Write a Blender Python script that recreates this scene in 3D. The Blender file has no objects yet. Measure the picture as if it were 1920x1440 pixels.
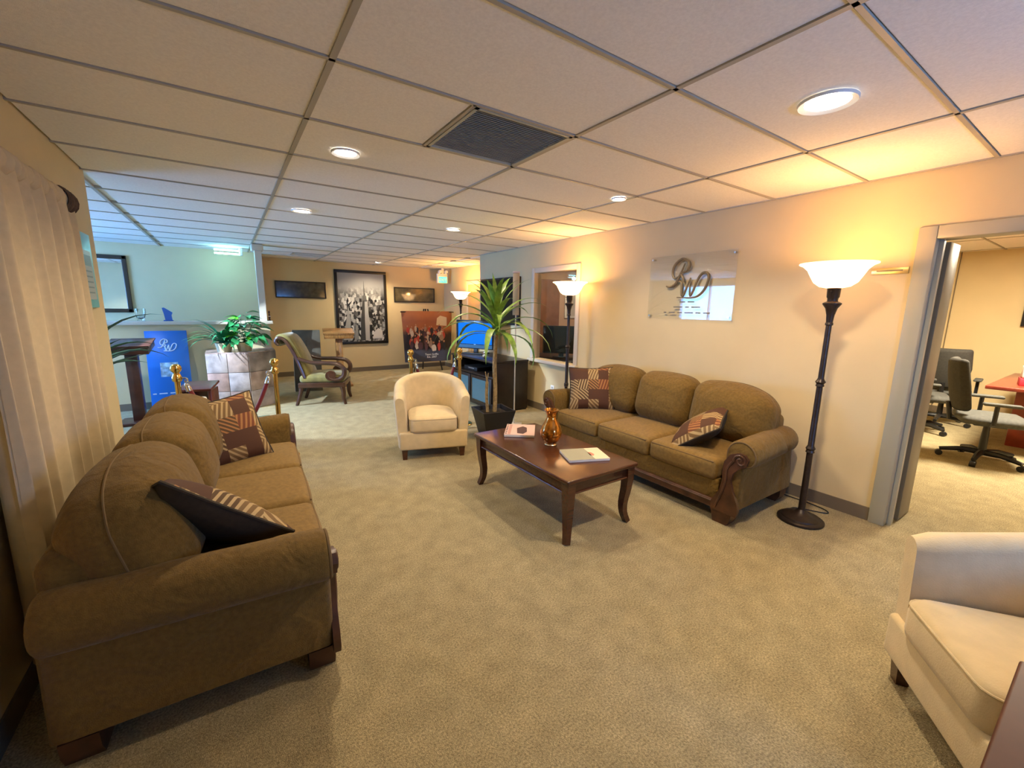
import bpy, math, random
from mathutils import Vector, Matrix
R_ = math.radians
PI = math.pi
scene = bpy.context.scene
COL = scene.collection
random.seed(7)

# ------------------------------------------------------------------ camera
F_PX, PITCH, YAW, ROLL = 787.49, 0.1796, 0.593, -0.0154
cp, sp, cy_, sy_ = math.cos(PITCH), math.sin(PITCH), math.cos(YAW), math.sin(YAW)
fw = Vector((sy_ * cp, cy_ * cp, -sp))
rt = Vector((cy_, -sy_, 0))
dn = fw.cross(rt)
r2 = math.cos(ROLL) * rt + math.sin(ROLL) * dn
d2 = -math.sin(ROLL) * rt + math.cos(ROLL) * dn
cam_data = bpy.data.cameras.new('camera')
cam_data.sensor_fit = 'HORIZONTAL'
cam_data.sensor_width = 36.0
cam_data.lens = F_PX / 1920.0 * 36.0
cam_data.clip_start = 0.02
cam = bpy.data.objects.new('camera', cam_data)
m = Matrix.Identity(4)
for i in range(3):
    m[i][0], m[i][1], m[i][2] = r2[i], -d2[i], -fw[i]
m[2][3] = 1.5075
cam.matrix_world = m
COL.objects.link(cam)
scene.camera = cam

# ------------------------------------------------------------------ world, exposure
W = bpy.data.worlds.new('world')
scene.world = W
W.use_nodes = True
bg = W.node_tree.nodes['Background']
bg.inputs[0].default_value = (0.14, 0.39, 1.0, 1)
bg.inputs[1].default_value = 18.0
vs = scene.view_settings
vs.view_transform = 'Standard'
vs.look = 'None'
vs.gamma = 1.0
vs.use_curve_mapping = False
vs.exposure = 1.33
cyc = scene.cycles
cyc.use_denoising = True
cyc.max_bounces = 8
cyc.diffuse_bounces = 4
cyc.sample_clamp_indirect = 6.0
cyc.caustics_reflective = False
cyc.caustics_refractive = False

CEIL = 2.4093
XR, XL = 3.806, -0.761
YB = 9.95


def add_light(name, kind, loc, energy, color, size=0.1, rot=None, spot=None, blend=0.5, portal=False, size_y=None, parent=None):
    d = bpy.data.lights.new(name, kind)
    d.energy = energy
    d.color = color
    if kind == 'AREA':
        d.shape = 'RECTANGLE' if size_y else 'DISK'
        d.size = size
        if size_y:
            d.size_y = size_y
        if portal:
            d.cycles.is_portal = True
    else:
        d.shadow_soft_size = size
    if kind == 'SPOT':
        d.spot_size = spot
        d.spot_blend = blend
    o = bpy.data.objects.new(name, d)
    o.location = loc
    if rot:
        o.rotation_euler = rot
    COL.objects.link(o)
    if parent:
        o.parent = parent
    return o


# daylight enters by the street window of the side bay (portal only guides sampling of the sky)
add_light('street_window_portal', 'AREA', (-4.02, 7.15, 1.47), 1.0, (1, 1, 1), 1.9, rot=(0, R_(-90), 0), portal=True, size_y=1.9)

# cool ceiling fill from an added, unseen window behind the camera
add_light('fill_window_portal', 'AREA', (2.0, -1.55, 1.45), 1.0, (1, 1, 1), 0.8, rot=(R_(-90), 0, R_(180)), portal=True, size_y=0.65)

# ------------------------------------------------------------------ materials
MATS = {}


def mat(name, col, rough=0.6, metal=0.0, noise=0, nscale=20, bump=0, bscale=200, emit=None, estr=0, coat=0, trans=0, alpha=1, ior=1.45, sheen=0, spec=0.5, stretch=None):
    if name in MATS:
        return MATS[name]
    M = bpy.data.materials.new(name)
    M.use_nodes = True
    nt = M.node_tree
    b = nt.nodes['Principled BSDF']
    b.inputs['Base Color'].default_value = (*col, 1)
    b.inputs['Roughness'].default_value = rough
    b.inputs['Metallic'].default_value = metal
    b.inputs['IOR'].default_value = ior
    b.inputs['Specular IOR Level'].default_value = spec
    b.inputs['Coat Weight'].default_value = coat
    b.inputs['Coat Roughness'].default_value = 0.15
    b.inputs['Transmission Weight'].default_value = trans
    b.inputs['Alpha'].default_value = alpha
    if sheen:
        b.inputs['Sheen Weight'].default_value = sheen
        b.inputs['Sheen Roughness'].default_value = 0.5
    if emit:
        b.inputs['Emission Color'].default_value = (*emit, 1)
        b.inputs['Emission Strength'].default_value = estr
    tc = None
    if noise or bump:
        tc = nt.nodes.new('ShaderNodeTexCoord')
        src = tc.outputs['Object']
        if stretch:
            mp = nt.nodes.new('ShaderNodeMapping')
            mp.inputs['Scale'].default_value = stretch
            nt.links.new(src, mp.inputs['Vector'])
            src = mp.outputs['Vector']
    if noise:
        n = nt.nodes.new('ShaderNodeTexNoise')
        n.inputs['Scale'].default_value = nscale
        n.inputs['Detail'].default_value = 4
        nt.links.new(src, n.inputs['Vector'])
        rp = nt.nodes.new('ShaderNodeValToRGB')
        rp.color_ramp.elements[0].position = 0.3
        rp.color_ramp.elements[1].position = 0.7
        rp.color_ramp.elements[0].color = (*[c * (1 - noise) for c in col], 1)
        rp.color_ramp.elements[1].color = (*[min(1, c * (1 + noise)) for c in col], 1)
        nt.links.new(n.outputs['Fac'], rp.inputs['Fac'])
        nt.links.new(rp.outputs['Color'], b.inputs['Base Color'])
    if bump:
        n2 = nt.nodes.new('ShaderNodeTexNoise')
        n2.inputs['Scale'].default_value = bscale
        n2.inputs['Detail'].default_value = 3
        nt.links.new(src, n2.inputs['Vector'])
        bp = nt.nodes.new('ShaderNodeBump')
        bp.inputs['Strength'].default_value = bump
        bp.inputs['Distance'].default_value = 0.01
        nt.links.new(n2.outputs['Fac'], bp.inputs['Height'])
        nt.links.new(bp.outputs['Normal'], b.inputs['Normal'])
    MATS[name] = M
    return M


def carpet_material():
    M = mat('carpet', (0.43, 0.355, 0.205), 0.95, noise=0.38, nscale=130, bump=1.0, bscale=280, spec=0.1)
    nt = M.node_tree
    b = nt.nodes['Principled BSDF']
    rp = [n for n in nt.nodes if n.type == 'VALTORGB'][0]
    tc = [n for n in nt.nodes if n.type == 'TEX_COORD'][0]
    n = nt.nodes.new('ShaderNodeTexNoise')
    n.inputs['Scale'].default_value = 9
    n.inputs['Detail'].default_value = 5
    nt.links.new(tc.outputs['Object'], n.inputs['Vector'])
    mr = nt.nodes.new('ShaderNodeMapRange')
    mr.inputs['From Min'].default_value = 0.3
    mr.inputs['From Max'].default_value = 0.7
    mr.inputs['To Min'].default_value = 0.86
    mr.inputs['To Max'].default_value = 1.10
    nt.links.new(n.outputs['Fac'], mr.inputs['Value'])
    mx = nt.nodes.new('ShaderNodeMix')
    mx.data_type = 'RGBA'
    mx.blend_type = 'MULTIPLY'
    mx.inputs['Factor'].default_value = 1
    nt.links.new(rp.outputs['Color'], mx.inputs['A'])
    nt.links.new(mr.outputs['Result'], mx.inputs['B'])
    nt.links.new(mx.outputs['Result'], b.inputs['Base Color'])
    return M


def pillow_material():
    """patchwork of squares, some plain brown, some with curved cream and russet stripes"""
    M = bpy.data.materials.new('pillow_patchwork')
    M.use_nodes = True
    nt = M.node_tree
    b = nt.nodes['Principled BSDF']
    b.inputs['Roughness'].default_value = 0.75
    b.inputs['Specular IOR Level'].default_value = 0.3
    L = nt.links.new
    N = nt.nodes.new
    tc = N('ShaderNodeTexCoord')
    mp = N('ShaderNodeMapping')
    mp.inputs['Scale'].default_value = (9.5, 9.5, 0)
    mp.inputs['Location'].default_value = (20.3, 20.2, 0)
    L(tc.outputs['Object'], mp.inputs['Vector'])
    fl = N('ShaderNodeVectorMath')
    fl.operation = 'FLOOR'
    L(mp.outputs['Vector'], fl.inputs[0])
    wn = N('ShaderNodeTexWhiteNoise')
    wn.noise_dimensions = '3D'
    L(fl.outputs['Vector'], wn.inputs['Vector'])
    base = N('ShaderNodeValToRGB')
    cr = base.color_ramp
    cr.interpolation = 'CONSTANT'
    cr.elements[0].color = (0.075, 0.030, 0.014, 1)
    cr.elements[0].position = 0
    cr.elements[1].color = (0.16, 0.092, 0.034, 1)
    cr.elements[1].position = 0.30
    e = cr.elements.new(0.58)
    e.color = (0.085, 0.045, 0.017, 1)
    e = cr.elements.new(0.8)
    e.color = (0.15, 0.045, 0.018, 1)
    L(wn.outputs['Value'], base.inputs['Fac'])
    waves = []
    for rot in (0.35, -0.9):
        m2 = N('ShaderNodeMapping')
        m2.inputs['Rotation'].default_value = (0, 0, rot)
        L(mp.outputs['Vector'], m2.inputs['Vector'])
        wv = N('ShaderNodeTexWave')
        wv.wave_type = 'BANDS'
        wv.bands_direction = 'X'
        wv.inputs['Scale'].default_value = 1.25
        wv.inputs['Distortion'].default_value = 7.0
        wv.inputs['Detail'].default_value = 0
        wv.inputs['Detail Scale'].default_value = 0.28
        L(m2.outputs['Vector'], wv.inputs['Vector'])
        waves.append(wv)
    sep = N('ShaderNodeSeparateColor')
    L(wn.outputs['Color'], sep.inputs['Color'])
    pick = N('ShaderNodeMath')
    pick.operation = 'GREATER_THAN'
    pick.inputs[1].default_value = 0.5
    L(sep.outputs[1], pick.inputs[0])
    wmix = N('ShaderNodeMix')
    L(pick.outputs[0], wmix.inputs['Factor'])
    L(waves[0].outputs['Fac'], wmix.inputs['A'])
    L(waves[1].outputs['Fac'], wmix.inputs['B'])
    th = N('ShaderNodeMath')
    th.operation = 'GREATER_THAN'
    th.inputs[1].default_value = 0.60
    L(wmix.outputs['Result'], th.inputs[0])
    # about a third of the patches stay plain
    pl = N('ShaderNodeMath')
    pl.operation = 'GREATER_THAN'
    pl.inputs[1].default_value = 0.30
    L(wn.outputs['Value'], pl.inputs[0])
    ml = N('ShaderNodeMath')
    ml.operation = 'MULTIPLY'
    L(th.outputs[0], ml.inputs[0])
    L(pl.outputs[0], ml.inputs[1])
    sc = N('ShaderNodeValToRGB')
    sc.color_ramp.interpolation = 'CONSTANT'
    sc.color_ramp.elements[0].color = (0.40, 0.28, 0.13, 1)
    sc.color_ramp.elements[1].position = 0.75
    sc.color_ramp.elements[1].color = (0.33, 0.15, 0.05, 1)
    L(wn.outputs['Value'], sc.inputs['Fac'])
    mx = N('ShaderNodeMix')
    mx.data_type = 'RGBA'
    L(ml.outputs[0], mx.inputs['Factor'])
    L(base.outputs['Color'], mx.inputs['A'])
    L(sc.outputs['Color'], mx.inputs['B'])
    L(mx.outputs['Result'], b.inputs['Base Color'])
    MATS['pillow_patchwork'] = M
    return M


def tile_material():
    return mat('slate_tile', (0.34, 0.25, 0.22), 0.35, noise=0.55, nscale=5, bump=0.2, bscale=25)


def city_material():
    """grey aerial city print: pale haze above, crowded light and dark blocks below"""
    M = bpy.data.materials.new('city_print')
    M.use_nodes = True
    nt = M.node_tree
    L = nt.links.new
    N = nt.nodes.new
    b = nt.nodes['Principled BSDF']
    b.inputs['Roughness'].default_value = 0.35
    tc = N('ShaderNodeTexCoord')
    mp = N('ShaderNodeMapping')
    mp.inputs['Scale'].default_value = (20, 1, 13)
    L(tc.outputs['Object'], mp.inputs['Vector'])
    vo = N('ShaderNodeTexVoronoi')
    vo.distance = 'CHEBYCHEV'
    vo.inputs['Scale'].default_value = 1.0
    L(mp.outputs['Vector'], vo.inputs['Vector'])
    bw = N('ShaderNodeRGBToBW')
    L(vo.outputs['Color'], bw.inputs['Color'])
    rp = N('ShaderNodeValToRGB')
    rp.color_ramp.elements[0].position = 0.38
    rp.color_ramp.elements[0].color = (0.012, 0.012, 0.012, 1)
    rp.color_ramp.elements[1].position = 0.85
    rp.color_ramp.elements[1].color = (0.55, 0.55, 0.53, 1)
    L(bw.outputs['Val'], rp.inputs['Fac'])
    sx = N('ShaderNodeSeparateXYZ')
    L(tc.outputs['Object'], sx.inputs['Vector'])
    mr = N('ShaderNodeMapRange')
    mr.inputs['From Min'].default_value = 0.18
    mr.inputs['From Max'].default_value = 0.48
    L(sx.outputs['Z'], mr.inputs['Value'])
    mx = N('ShaderNodeMix')
    mx.data_type = 'RGBA'
    L(mr.outputs['Result'], mx.inputs['Factor'])
    L(rp.outputs['Color'], mx.inputs['A'])
    mx.inputs['B'].default_value = (0.30, 0.30, 0.29, 1)
    L(mx.outputs['Result'], b.inputs['Base Color'])
    return M


def group_photo_material():
    """woven banner print: orange brown room above, dark clothes in the middle, slate strip below"""
    M = bpy.data.materials.new('woven_photo')
    M.use_nodes = True
    nt = M.node_tree
    L = nt.links.new
    N = nt.nodes.new
    b = nt.nodes['Principled BSDF']
    b.inputs['Roughness'].default_value = 0.9
    tc = N('ShaderNodeTexCoord')
    sx = N('ShaderNodeSeparateXYZ')
    L(tc.outputs['Object'], sx.inputs['Vector'])
    n = N('ShaderNodeTexNoise')
    n.inputs['Scale'].default_value = 7
    n.inputs['Detail'].default_value = 3
    L(tc.outputs['Object'], n.inputs['Vector'])
    ad = N('ShaderNodeMath')
    ad.operation = 'MULTIPLY_ADD'
    ad.inputs[1].default_value = 0.16
    L(n.outputs['Fac'], ad.inputs[0])
    L(sx.outputs['Z'], ad.inputs[2])
    mr = N('ShaderNodeMapRange')
    mr.inputs['From Min'].default_value = -0.48
    mr.inputs['From Max'].default_value = 0.62
    L(ad.outputs[0], mr.inputs['Value'])
    rp = N('ShaderNodeValToRGB')
    cr = rp.color_ramp
    cr.elements[0].position = 0
    cr.elements[0].color = (0.06, 0.06, 0.085, 1)
    cr.elements[1].position = 1.0
    cr.elements[1].color = (0.36, 0.13, 0.05, 1)
    for p, c in ((0.22, (0.06, 0.06, 0.085, 1)), (0.27, (0.03, 0.022, 0.018, 1)), (0.58, (0.05, 0.028, 0.022, 1)), (0.68, (0.33, 0.11, 0.04, 1)), (0.85, (0.26, 0.09, 0.045, 1))):
        e = cr.elements.new(p)
        e.color = c
    L(mr.outputs['Result'], rp.inputs['Fac'])
    L(rp.outputs['Color'], b.inputs['Base Color'])
    return M


WALL = mat('wall_paint', (0.63, 0.505, 0.285), 0.75, noise=0.03, nscale=3, bump=0.08, bscale=160, spec=0.3)
TILEC = mat('ceiling_tile', (0.87, 0.84, 0.78), 0.9, noise=0.05, nscale=90, bump=0.15, bscale=300, spec=0.2)
TBAR = mat('grid_bar_metal', (0.42, 0.385, 0.31), 0.5)
TRIMG = mat('door_frame_paint', (0.36, 0.345, 0.265), 0.4)
BASEB = mat('vinyl_baseboard', (0.16, 0.125, 0.085), 0.5)
CARPET = carpet_material()
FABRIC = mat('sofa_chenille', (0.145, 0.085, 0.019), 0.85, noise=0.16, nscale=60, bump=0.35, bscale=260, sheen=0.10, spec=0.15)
for M_ in (FABRIC,):
    nt_ = M_.node_tree
    b1 = [n for n in nt_.nodes if n.type == 'BUMP'][0]
    tc_ = [n for n in nt_.nodes if n.type == 'TEX_COORD'][0]
    n3 = nt_.nodes.new('ShaderNodeTexNoise')
    n3.inputs['Scale'].default_value = 7
    n3.inputs['Detail'].default_value = 2
    n3.inputs['Distortion'].default_value = 1.2
    nt_.links.new(tc_.outputs['Object'], n3.inputs['Vector'])
    b3 = nt_.nodes.new('ShaderNodeBump')
    b3.inputs['Strength'].default_value = 0.45
    b3.inputs['Distance'].default_value = 0.04
    nt_.links.new(n3.outputs['Fac'], b3.inputs['Height'])
    nt_.links.new(b3.outputs['Normal'], b1.inputs['Normal'])
SEATF = mat('sofa_lit_seat_chenille', (0.20, 0.12, 0.033), 0.85, noise=0.16, nscale=45, bump=0.35, bscale=260, sheen=0.10, spec=0.15)  # seat copy of the chenille, lightened for the downlight falling on it
PIPE = mat('sofa_piping', (0.14, 0.085, 0.03), 0.85)
CREAM = mat('cream_suede', (0.60, 0.47, 0.27), 0.85, noise=0.07, nscale=14, bump=0.15, bscale=180, sheen=0.3, spec=0.15)
CHERRY = mat('dark_cherry_wood', (0.065, 0.020, 0.008), 0.22, noise=0.18, nscale=9, coat=0.35, stretch=(1, 6, 6))
SOFAWOOD = mat('carved_sofa_wood', (0.075, 0.028, 0.012), 0.4, noise=0.4, nscale=12, coat=0.2)
BRONZE = mat('lamp_bronze', (0.030, 0.020, 0.016), 0.38, metal=0.4, noise=0.3, nscale=30)
BRASS = mat('polished_brass', (0.72, 0.45, 0.13), 0.18, metal=1)
CHROME = mat('chrome', (0.7, 0.7, 0.7), 0.12, metal=1)
VELVET = mat('red_velvet', (0.16, 0.006, 0.012), 0.8, sheen=0.5)
BLACKP = mat('black_plastic', (0.012, 0.012, 0.013), 0.4)
ESPRESSO = mat('espresso_wood', (0.016, 0.010, 0.007), 0.35, noise=0.3, nscale=10)
OAK = mat('honey_oak', (0.36, 0.17, 0.05), 0.35, noise=0.3, nscale=12, coat=0.3, stretch=(4, 4, 1))
WHITEP = mat('white_paint', (0.75, 0.73, 0.68), 0.45)
LEAF = mat('dracaena_leaf', (0.19, 0.32, 0.05), 0.4, noise=0.45, nscale=14)
LEAF2 = mat('glossy_dark_leaf', (0.03, 0.22, 0.07), 0.3, noise=0.5, nscale=14)
FERNL = mat('fern_leaf', (0.02, 0.15, 0.06), 0.4, noise=0.4, nscale=14)
BARK = mat('cane_bark', (0.30, 0.21, 0.09), 0.8, noise=0.4, nscale=30, bump=0.5, bscale=60)
SOIL = mat('potting_soil', (0.02, 0.014, 0.01), 0.95, noise=0.5, nscale=60, bump=1, bscale=80)
PILLOW = pillow_material()
PILLOWB = mat('pillow_backing', (0.030, 0.020, 0.010), 0.8, noise=0.2, nscale=50)


def thin_glass(name, tint, gloss):
    M = bpy.data.materials.new(name)
    M.use_nodes = True
    nt = M.node_tree
    nt.nodes.remove(nt.nodes['Principled BSDF'])
    tr = nt.nodes.new('ShaderNodeBsdfTransparent')
    tr.inputs[0].default_value = (*tint, 1)
    gl = nt.nodes.new('ShaderNodeBsdfGlossy')
    gl.inputs['Roughness'].default_value = 0.02
    lw = nt.nodes.new('ShaderNodeLayerWeight')
    lw.inputs['Blend'].default_value = 0.5
    pw = nt.nodes.new('ShaderNodeMath')
    pw.operation = 'POWER'
    pw.inputs[1].default_value = 4
    nt.links.new(lw.outputs['Facing'], pw.inputs[0])
    ma = nt.nodes.new('ShaderNodeMath')
    ma.operation = 'MULTIPLY_ADD'
    ma.inputs[1].default_value = 0.5
    ma.inputs[2].default_value = gloss
    nt.links.new(pw.outputs[0], ma.inputs[0])
    mx = nt.nodes.new('ShaderNodeMixShader')
    nt.links.new(ma.outputs[0], mx.inputs[0])
    nt.links.new(tr.outputs[0], mx.inputs[1])
    nt.links.new(gl.outputs[0], mx.inputs[2])
    nt.links.new(mx.outputs[0], nt.nodes['Material Output'].inputs[0])
    MATS[name] = M
    return M


PANE = thin_glass('window_glass', (.95, .96, .95), 0.03)
ACRYL = thin_glass('clear_acrylic', (.97, .97, .97), 0.035)
GLASS = mat('clear_glass', (0.92, 0.96, 0.97), 0.03, trans=1.0, ior=1.45)

# ------------------------------------------------------------------ mesh helpers


class MB:
    def __init__(self):
        self.v = []
        self.f = []
        self.M = None

    def _add(self, vs_, fs_, M=None):
        n = len(self.v)
        for p in vs_:
            p = Vector(p)
            if M is not None:
                p = M @ p
            if self.M is not None:
                p = self.M @ p
            self.v.append(tuple(p))
        self.f += [tuple(i + n for i in f) for f in fs_]
        return self

    def box(self, lo, hi, M=None):
        x0, y0, z0 = lo
        x1, y1, z1 = hi
        v = [(x0, y0, z0), (x1, y0, z0), (x1, y1, z0), (x0, y1, z0), (x0, y0, z1), (x1, y0, z1), (x1, y1, z1), (x0, y1, z1)]
        return self._add(v, [(3, 2, 1, 0), (4, 5, 6, 7), (0, 1, 5, 4), (1, 2, 6, 5), (2, 3, 7, 6), (3, 0, 4, 7)], M)

    def rbox(self, lo, hi, r, k=2, M=None, puff=(0, 0, 0), nflat=1, warp=None):
        """rounded box; puff bulges the faces along x, y, z"""
        c = [(a + b) / 2 for a, b in zip(lo, hi)]
        h = [(b - a) / 2 for a, b in zip(lo, hi)]
        r = min(r, min(h) * 0.999)
        ax = []
        for i in range(3):
            e = [r * math.tan(R_(45) * j / k) for j in range(k + 1)]
            fl = h[i] - r
            mid = [-fl + 2 * fl * j / nflat for j in range(nflat + 1)]
            L = [-fl - q for q in reversed(e[1:])] + mid + [fl + q for q in e[1:]]
            ax.append(L)
        idx = {}
        vv = []
        ff = []

        def vid(q):
            key = tuple(round(t, 6) for t in q)
            if key not in idx:
                inn = [max(-(h[i] - r), min(h[i] - r, q[i])) for i in range(3)]
                d = Vector([q[i] - inn[i] for i in range(3)])
                if d.length > 1e-9:
                    d = d.normalized() * r
                p = [inn[i] + d[i] for i in range(3)]
                u = [p[i] / h[i] for i in range(3)]
                w = [1 - min(1, abs(t)) ** 2.2 for t in u]
                s = [1 if t > 0 else -1 for t in u]
                o = [p[0] + s[0] * puff[0] * w[1] * w[2] * abs(u[0]), p[1] + s[1] * puff[1] * w[0] * w[2] * abs(u[1]), p[2] + s[2] * puff[2] * w[0] * w[1] * abs(u[2])]
                if warp:
                    o = warp(o, u)
                idx[key] = len(vv)
                vv.append(tuple(o[i] + c[i] for i in range(3)))
            return idx[key]
        for a in range(3):
            b_, c_ = (a + 1) % 3, (a + 2) % 3
            for sgn in (-1, 1):
                for i in range(len(ax[b_]) - 1):
                    for j in range(len(ax[c_]) - 1):
                        qs = []
                        for (ii, jj) in ((i, j), (i + 1, j), (i + 1, j + 1), (i, j + 1)):
                            q = [0, 0, 0]
                            q[a] = sgn * h[a]
                            q[b_] = ax[b_][ii]
                            q[c_] = ax[c_][jj]
                            qs.append(vid(q))
                        ff.append(tuple(qs if sgn > 0 else reversed(qs)))
        return self._add(vv, ff, M)

    def prism(self, poly, y0, y1, M=None, inset=0):
        """polygon given in x,z extruded along y"""
        n = len(poly)
        v = [(x, y0, z) for x, z in poly] + [(x, y1, z) for x, z in poly]
        f = [tuple(range(n)), tuple(reversed(range(n, 2 * n)))]
        for i in range(n):
            j = (i + 1) % n
            f.append((j, i, n + i, n + j))
        return self._add(v, f, M)

    def zprism(self, poly, z0, z1, M=None):
        n = len(poly)
        v = [(x, y, z0) for x, y in poly] + [(x, y, z1) for x, y in poly]
        f = [tuple(reversed(range(n))), tuple(range(n, 2 * n))]
        for i in range(n):
            j = (i + 1) % n
            f.append((i, j, n + j, n + i))
        return self._add(v, f, M)

    def lathe(self, prof, seg=24, c=(0, 0, 0), M=None):
        v = []
        f = []
        n = len(prof)
        for k in range(seg):
            a = 2 * PI * k / seg
            for r, z in prof:
                v.append((c[0] + r * math.cos(a), c[1] + r * math.sin(a), c[2] + z))
        for k in range(seg):
            k2 = (k + 1) % seg
            for i in range(n - 1):
                f.append((k * n + i, k2 * n + i, k2 * n + i + 1, k * n + i + 1))
        closed = abs(prof[0][0] - prof[-1][0]) < 1e-9 and abs(prof[0][1] - prof[-1][1]) < 1e-9
        if prof[0][0] > 1e-6 and not closed:
            f.append(tuple(k * n for k in reversed(range(seg))))
        if prof[-1][0] > 1e-6 and not closed:
            f.append(tuple(k * n + n - 1 for k in range(seg)))
        return self._add(v, f, M)

    def tube(self, pts, rad, seg=8, M=None, cap=True, square=False):
        pts = [Vector(p) for p in pts]
        n = len(pts)
        if not isinstance(rad, (list, tuple)):
            rad = [rad] * n
        v = []
        f = []
        up = Vector((0, 0, 1))
        t0 = (pts[1] - pts[0]).normalized()
        if abs(t0.dot(up)) > 0.9:
            up = Vector((1, 0, 0))
        side = t0.cross(up).normalized()
        for i, p in enumerate(pts):
            t = (pts[min(i + 1, n - 1)] - pts[max(i - 1, 0)]).normalized()
            side = (side - t * side.dot(t)).normalized()
            bn = t.cross(side)
            for k in range(seg):
                a = 2 * PI * (k + (0.5 if square else 0)) / seg
                v.append(tuple(p + (side * math.cos(a) + bn * math.sin(a)) * rad[i]))
        for i in range(n - 1):
            for k in range(seg):
                k2 = (k + 1) % seg
                f.append((i * seg + k, i * seg + k2, (i + 1) * seg + k2, (i + 1) * seg + k))
        if cap:
            f.append(tuple(reversed(range(seg))))
            f.append(tuple((n - 1) * seg + k for k in range(seg)))
        return self._add(v, f, M)

    def ell(self, c, r, seg=12, rings=8, M=None):
        prof = [(math.sin(PI * i / rings), -math.cos(PI * i / rings)) for i in range(rings + 1)]
        v = []
        f = []
        n = rings + 1
        for k in range(seg):
            a = 2 * PI * k / seg
            for q, z in prof:
                v.append((c[0] + r[0] * q * math.cos(a), c[1] + r[1] * q * math.sin(a), c[2] + r[2] * z))
        for k in range(seg):
            k2 = (k + 1) % seg
            for i in range(rings):
                f.append((k * n + i, k2 * n + i, k2 * n + i + 1, k * n + i + 1))
        return self._add(v, f, M)

    def grid(self, fn, nu, nv, M=None, closed=False):
        v = [fn(i / nu, j / nv) for i in range(nu + 1) for j in range(nv + 1)]
        f = []
        for i in range(nu):
            for j in range(nv):
                a = i * (nv + 1) + j
                f.append((a, a + nv + 1, a + nv + 2, a + 1))
        return self._add(v, f, M)

    def build(self, name, material, parent=None, smooth=40, weld=True):
        me = bpy.data.meshes.new(name)
        me.from_pydata(self.v, [], self.f)
        me.update()
        if weld:
            import bmesh
            bm = bmesh.new()
            bm.from_mesh(me)
            bmesh.ops.remove_doubles(bm, verts=bm.verts, dist=1e-5)
            bmesh.ops.recalc_face_normals(bm, faces=bm.faces)
            bm.to_mesh(me)
            bm.free()
        if smooth:
            me.polygons.foreach_set('use_smooth', [True] * len(me.polygons))
            me.set_sharp_from_angle(angle=R_(smooth))
        if material:
            me.materials.append(material)
        o = bpy.data.objects.new(name, me)
        COL.objects.link(o)
        if parent:
            o.parent = parent
        return o


def empty(name, label, cat, loc=(0, 0, 0), rz=0, group=None):
    o = bpy.data.objects.new(name, None)
    o.empty_display_size = 0.1
    COL.objects.link(o)
    o.location = loc
    o.rotation_euler = (0, 0, rz)
    return tag(o, label, cat, group)


def tag(o, label, cat, group=None):
    o['label'] = label
    o['category'] = cat
    if group:
        o['group'] = group
    return o


def struct(o):
    o['kind'] = 'structure'
    return o


def copy_tree(o, parent=None):
    c = o.copy()
    COL.objects.link(c)
    if parent:
        c.parent = parent
    for ch in list(o.children):
        copy_tree(ch, c)
    return c


def frame_matrix(pos, normal, up=(0, 0, 1), spin=0):
    """local z = normal, local y close to up"""
    z = Vector(normal).normalized()
    x = Vector(up).cross(z).normalized()
    y = z.cross(x)
    M = Matrix((x, y, z)).transposed().to_4x4()
    return Matrix.Translation(Vector(pos)) @ M @ Matrix.Rotation(spin, 4, 'Z')


def catmull(pts, n=6):
    P = [Vector(p) for p in pts]
    out = []
    for i in range(len(P) - 1):
        p0, p1, p2, p3 = P[max(i - 1, 0)], P[i], P[i + 1], P[min(i + 2, len(P) - 1)]
        for k in range(n):
            t = k / n
            out.append(0.5 * ((2 * p1) + (p2 - p0) * t + (2 * p0 - 5 * p1 + 4 * p2 - p3) * t * t + (3 * p1 - p0 - 3 * p2 + p3) * t ** 3))
    out.append(P[-1])
    return out


LOGO = [[(520, 300), (515, 245), (465, 212), (405, 250), (388, 310), (410, 350), (440, 335)],
        [(485, 245), (455, 320), (420, 385), (375, 410), (340, 402)],
        [(465, 235), (500, 225), (525, 260), (500, 300), (450, 312)],
        [(450, 312), (475, 345), (490, 380)],
        [(440, 375), (470, 385), (485, 480), (540, 350)],
        [(540, 350), (548, 480), (605, 350), (650, 318), (680, 355), (650, 440), (580, 488), (440, 487)]]


def logo_strokes(w):
    """strokes centred on 0,0 in x,z with the given width"""
    s = w / 340.0
    return [[((x - 510) * s, 0, (350 - z) * s) for x, z in st] for st in LOGO]


# ------------------------------------------------------------------ setting: floor, ceiling, walls
struct(MB().box((-4.3, -1.8, -0.1), (9.4, 10.2, 0.0)).build('floor', CARPET, smooth=0))
ceil = struct(MB().box((-4.3, -3.4, CEIL + 0.02), (9.4, 10.2, CEIL + 0.12)).build('ceiling', TILEC, smooth=0))
GX, GY = 0.4095, 0.6248
AX = [GX + 1.2192 * i for i in range(-4, 8)]
BY = [GY + 0.6096 * j for j in range(-7, 17)]
tile_mesh = {}


def ceiling_tile(x0, x1, y0, y1):
    key = (round(x1 - x0, 3), round(y1 - y0, 3))
    w, d = key
    if w < 0.08 or d < 0.08:
        return
    if key not in tile_mesh:
        o = MB().rbox((-w / 2 + .011, -d / 2 + .011, 0.004), (w / 2 - .011, d / 2 - .011, 0.018), 0.004, 1).build('ceiling_tile', TILEC, ceil, smooth=0)
        tile_mesh[key] = o.data
    else:
        o = bpy.data.objects.new('ceiling_tile', tile_mesh[key])
        COL.objects.link(o)
        o.parent = ceil
    o.location = ((x0 + x1) / 2, (y0 + y1) / 2, CEIL)


VENT1 = (GX + 0.6096, GX + 1.2192, GY + 2 * 0.6096, GY + 3 * 0.6096)


def cells(lines, lo, hi):
    L = [lo] + [t for t in lines if lo + 0.02 < t < hi - 0.02] + [hi]
    return list(zip(L[:-1], L[1:]))


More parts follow.
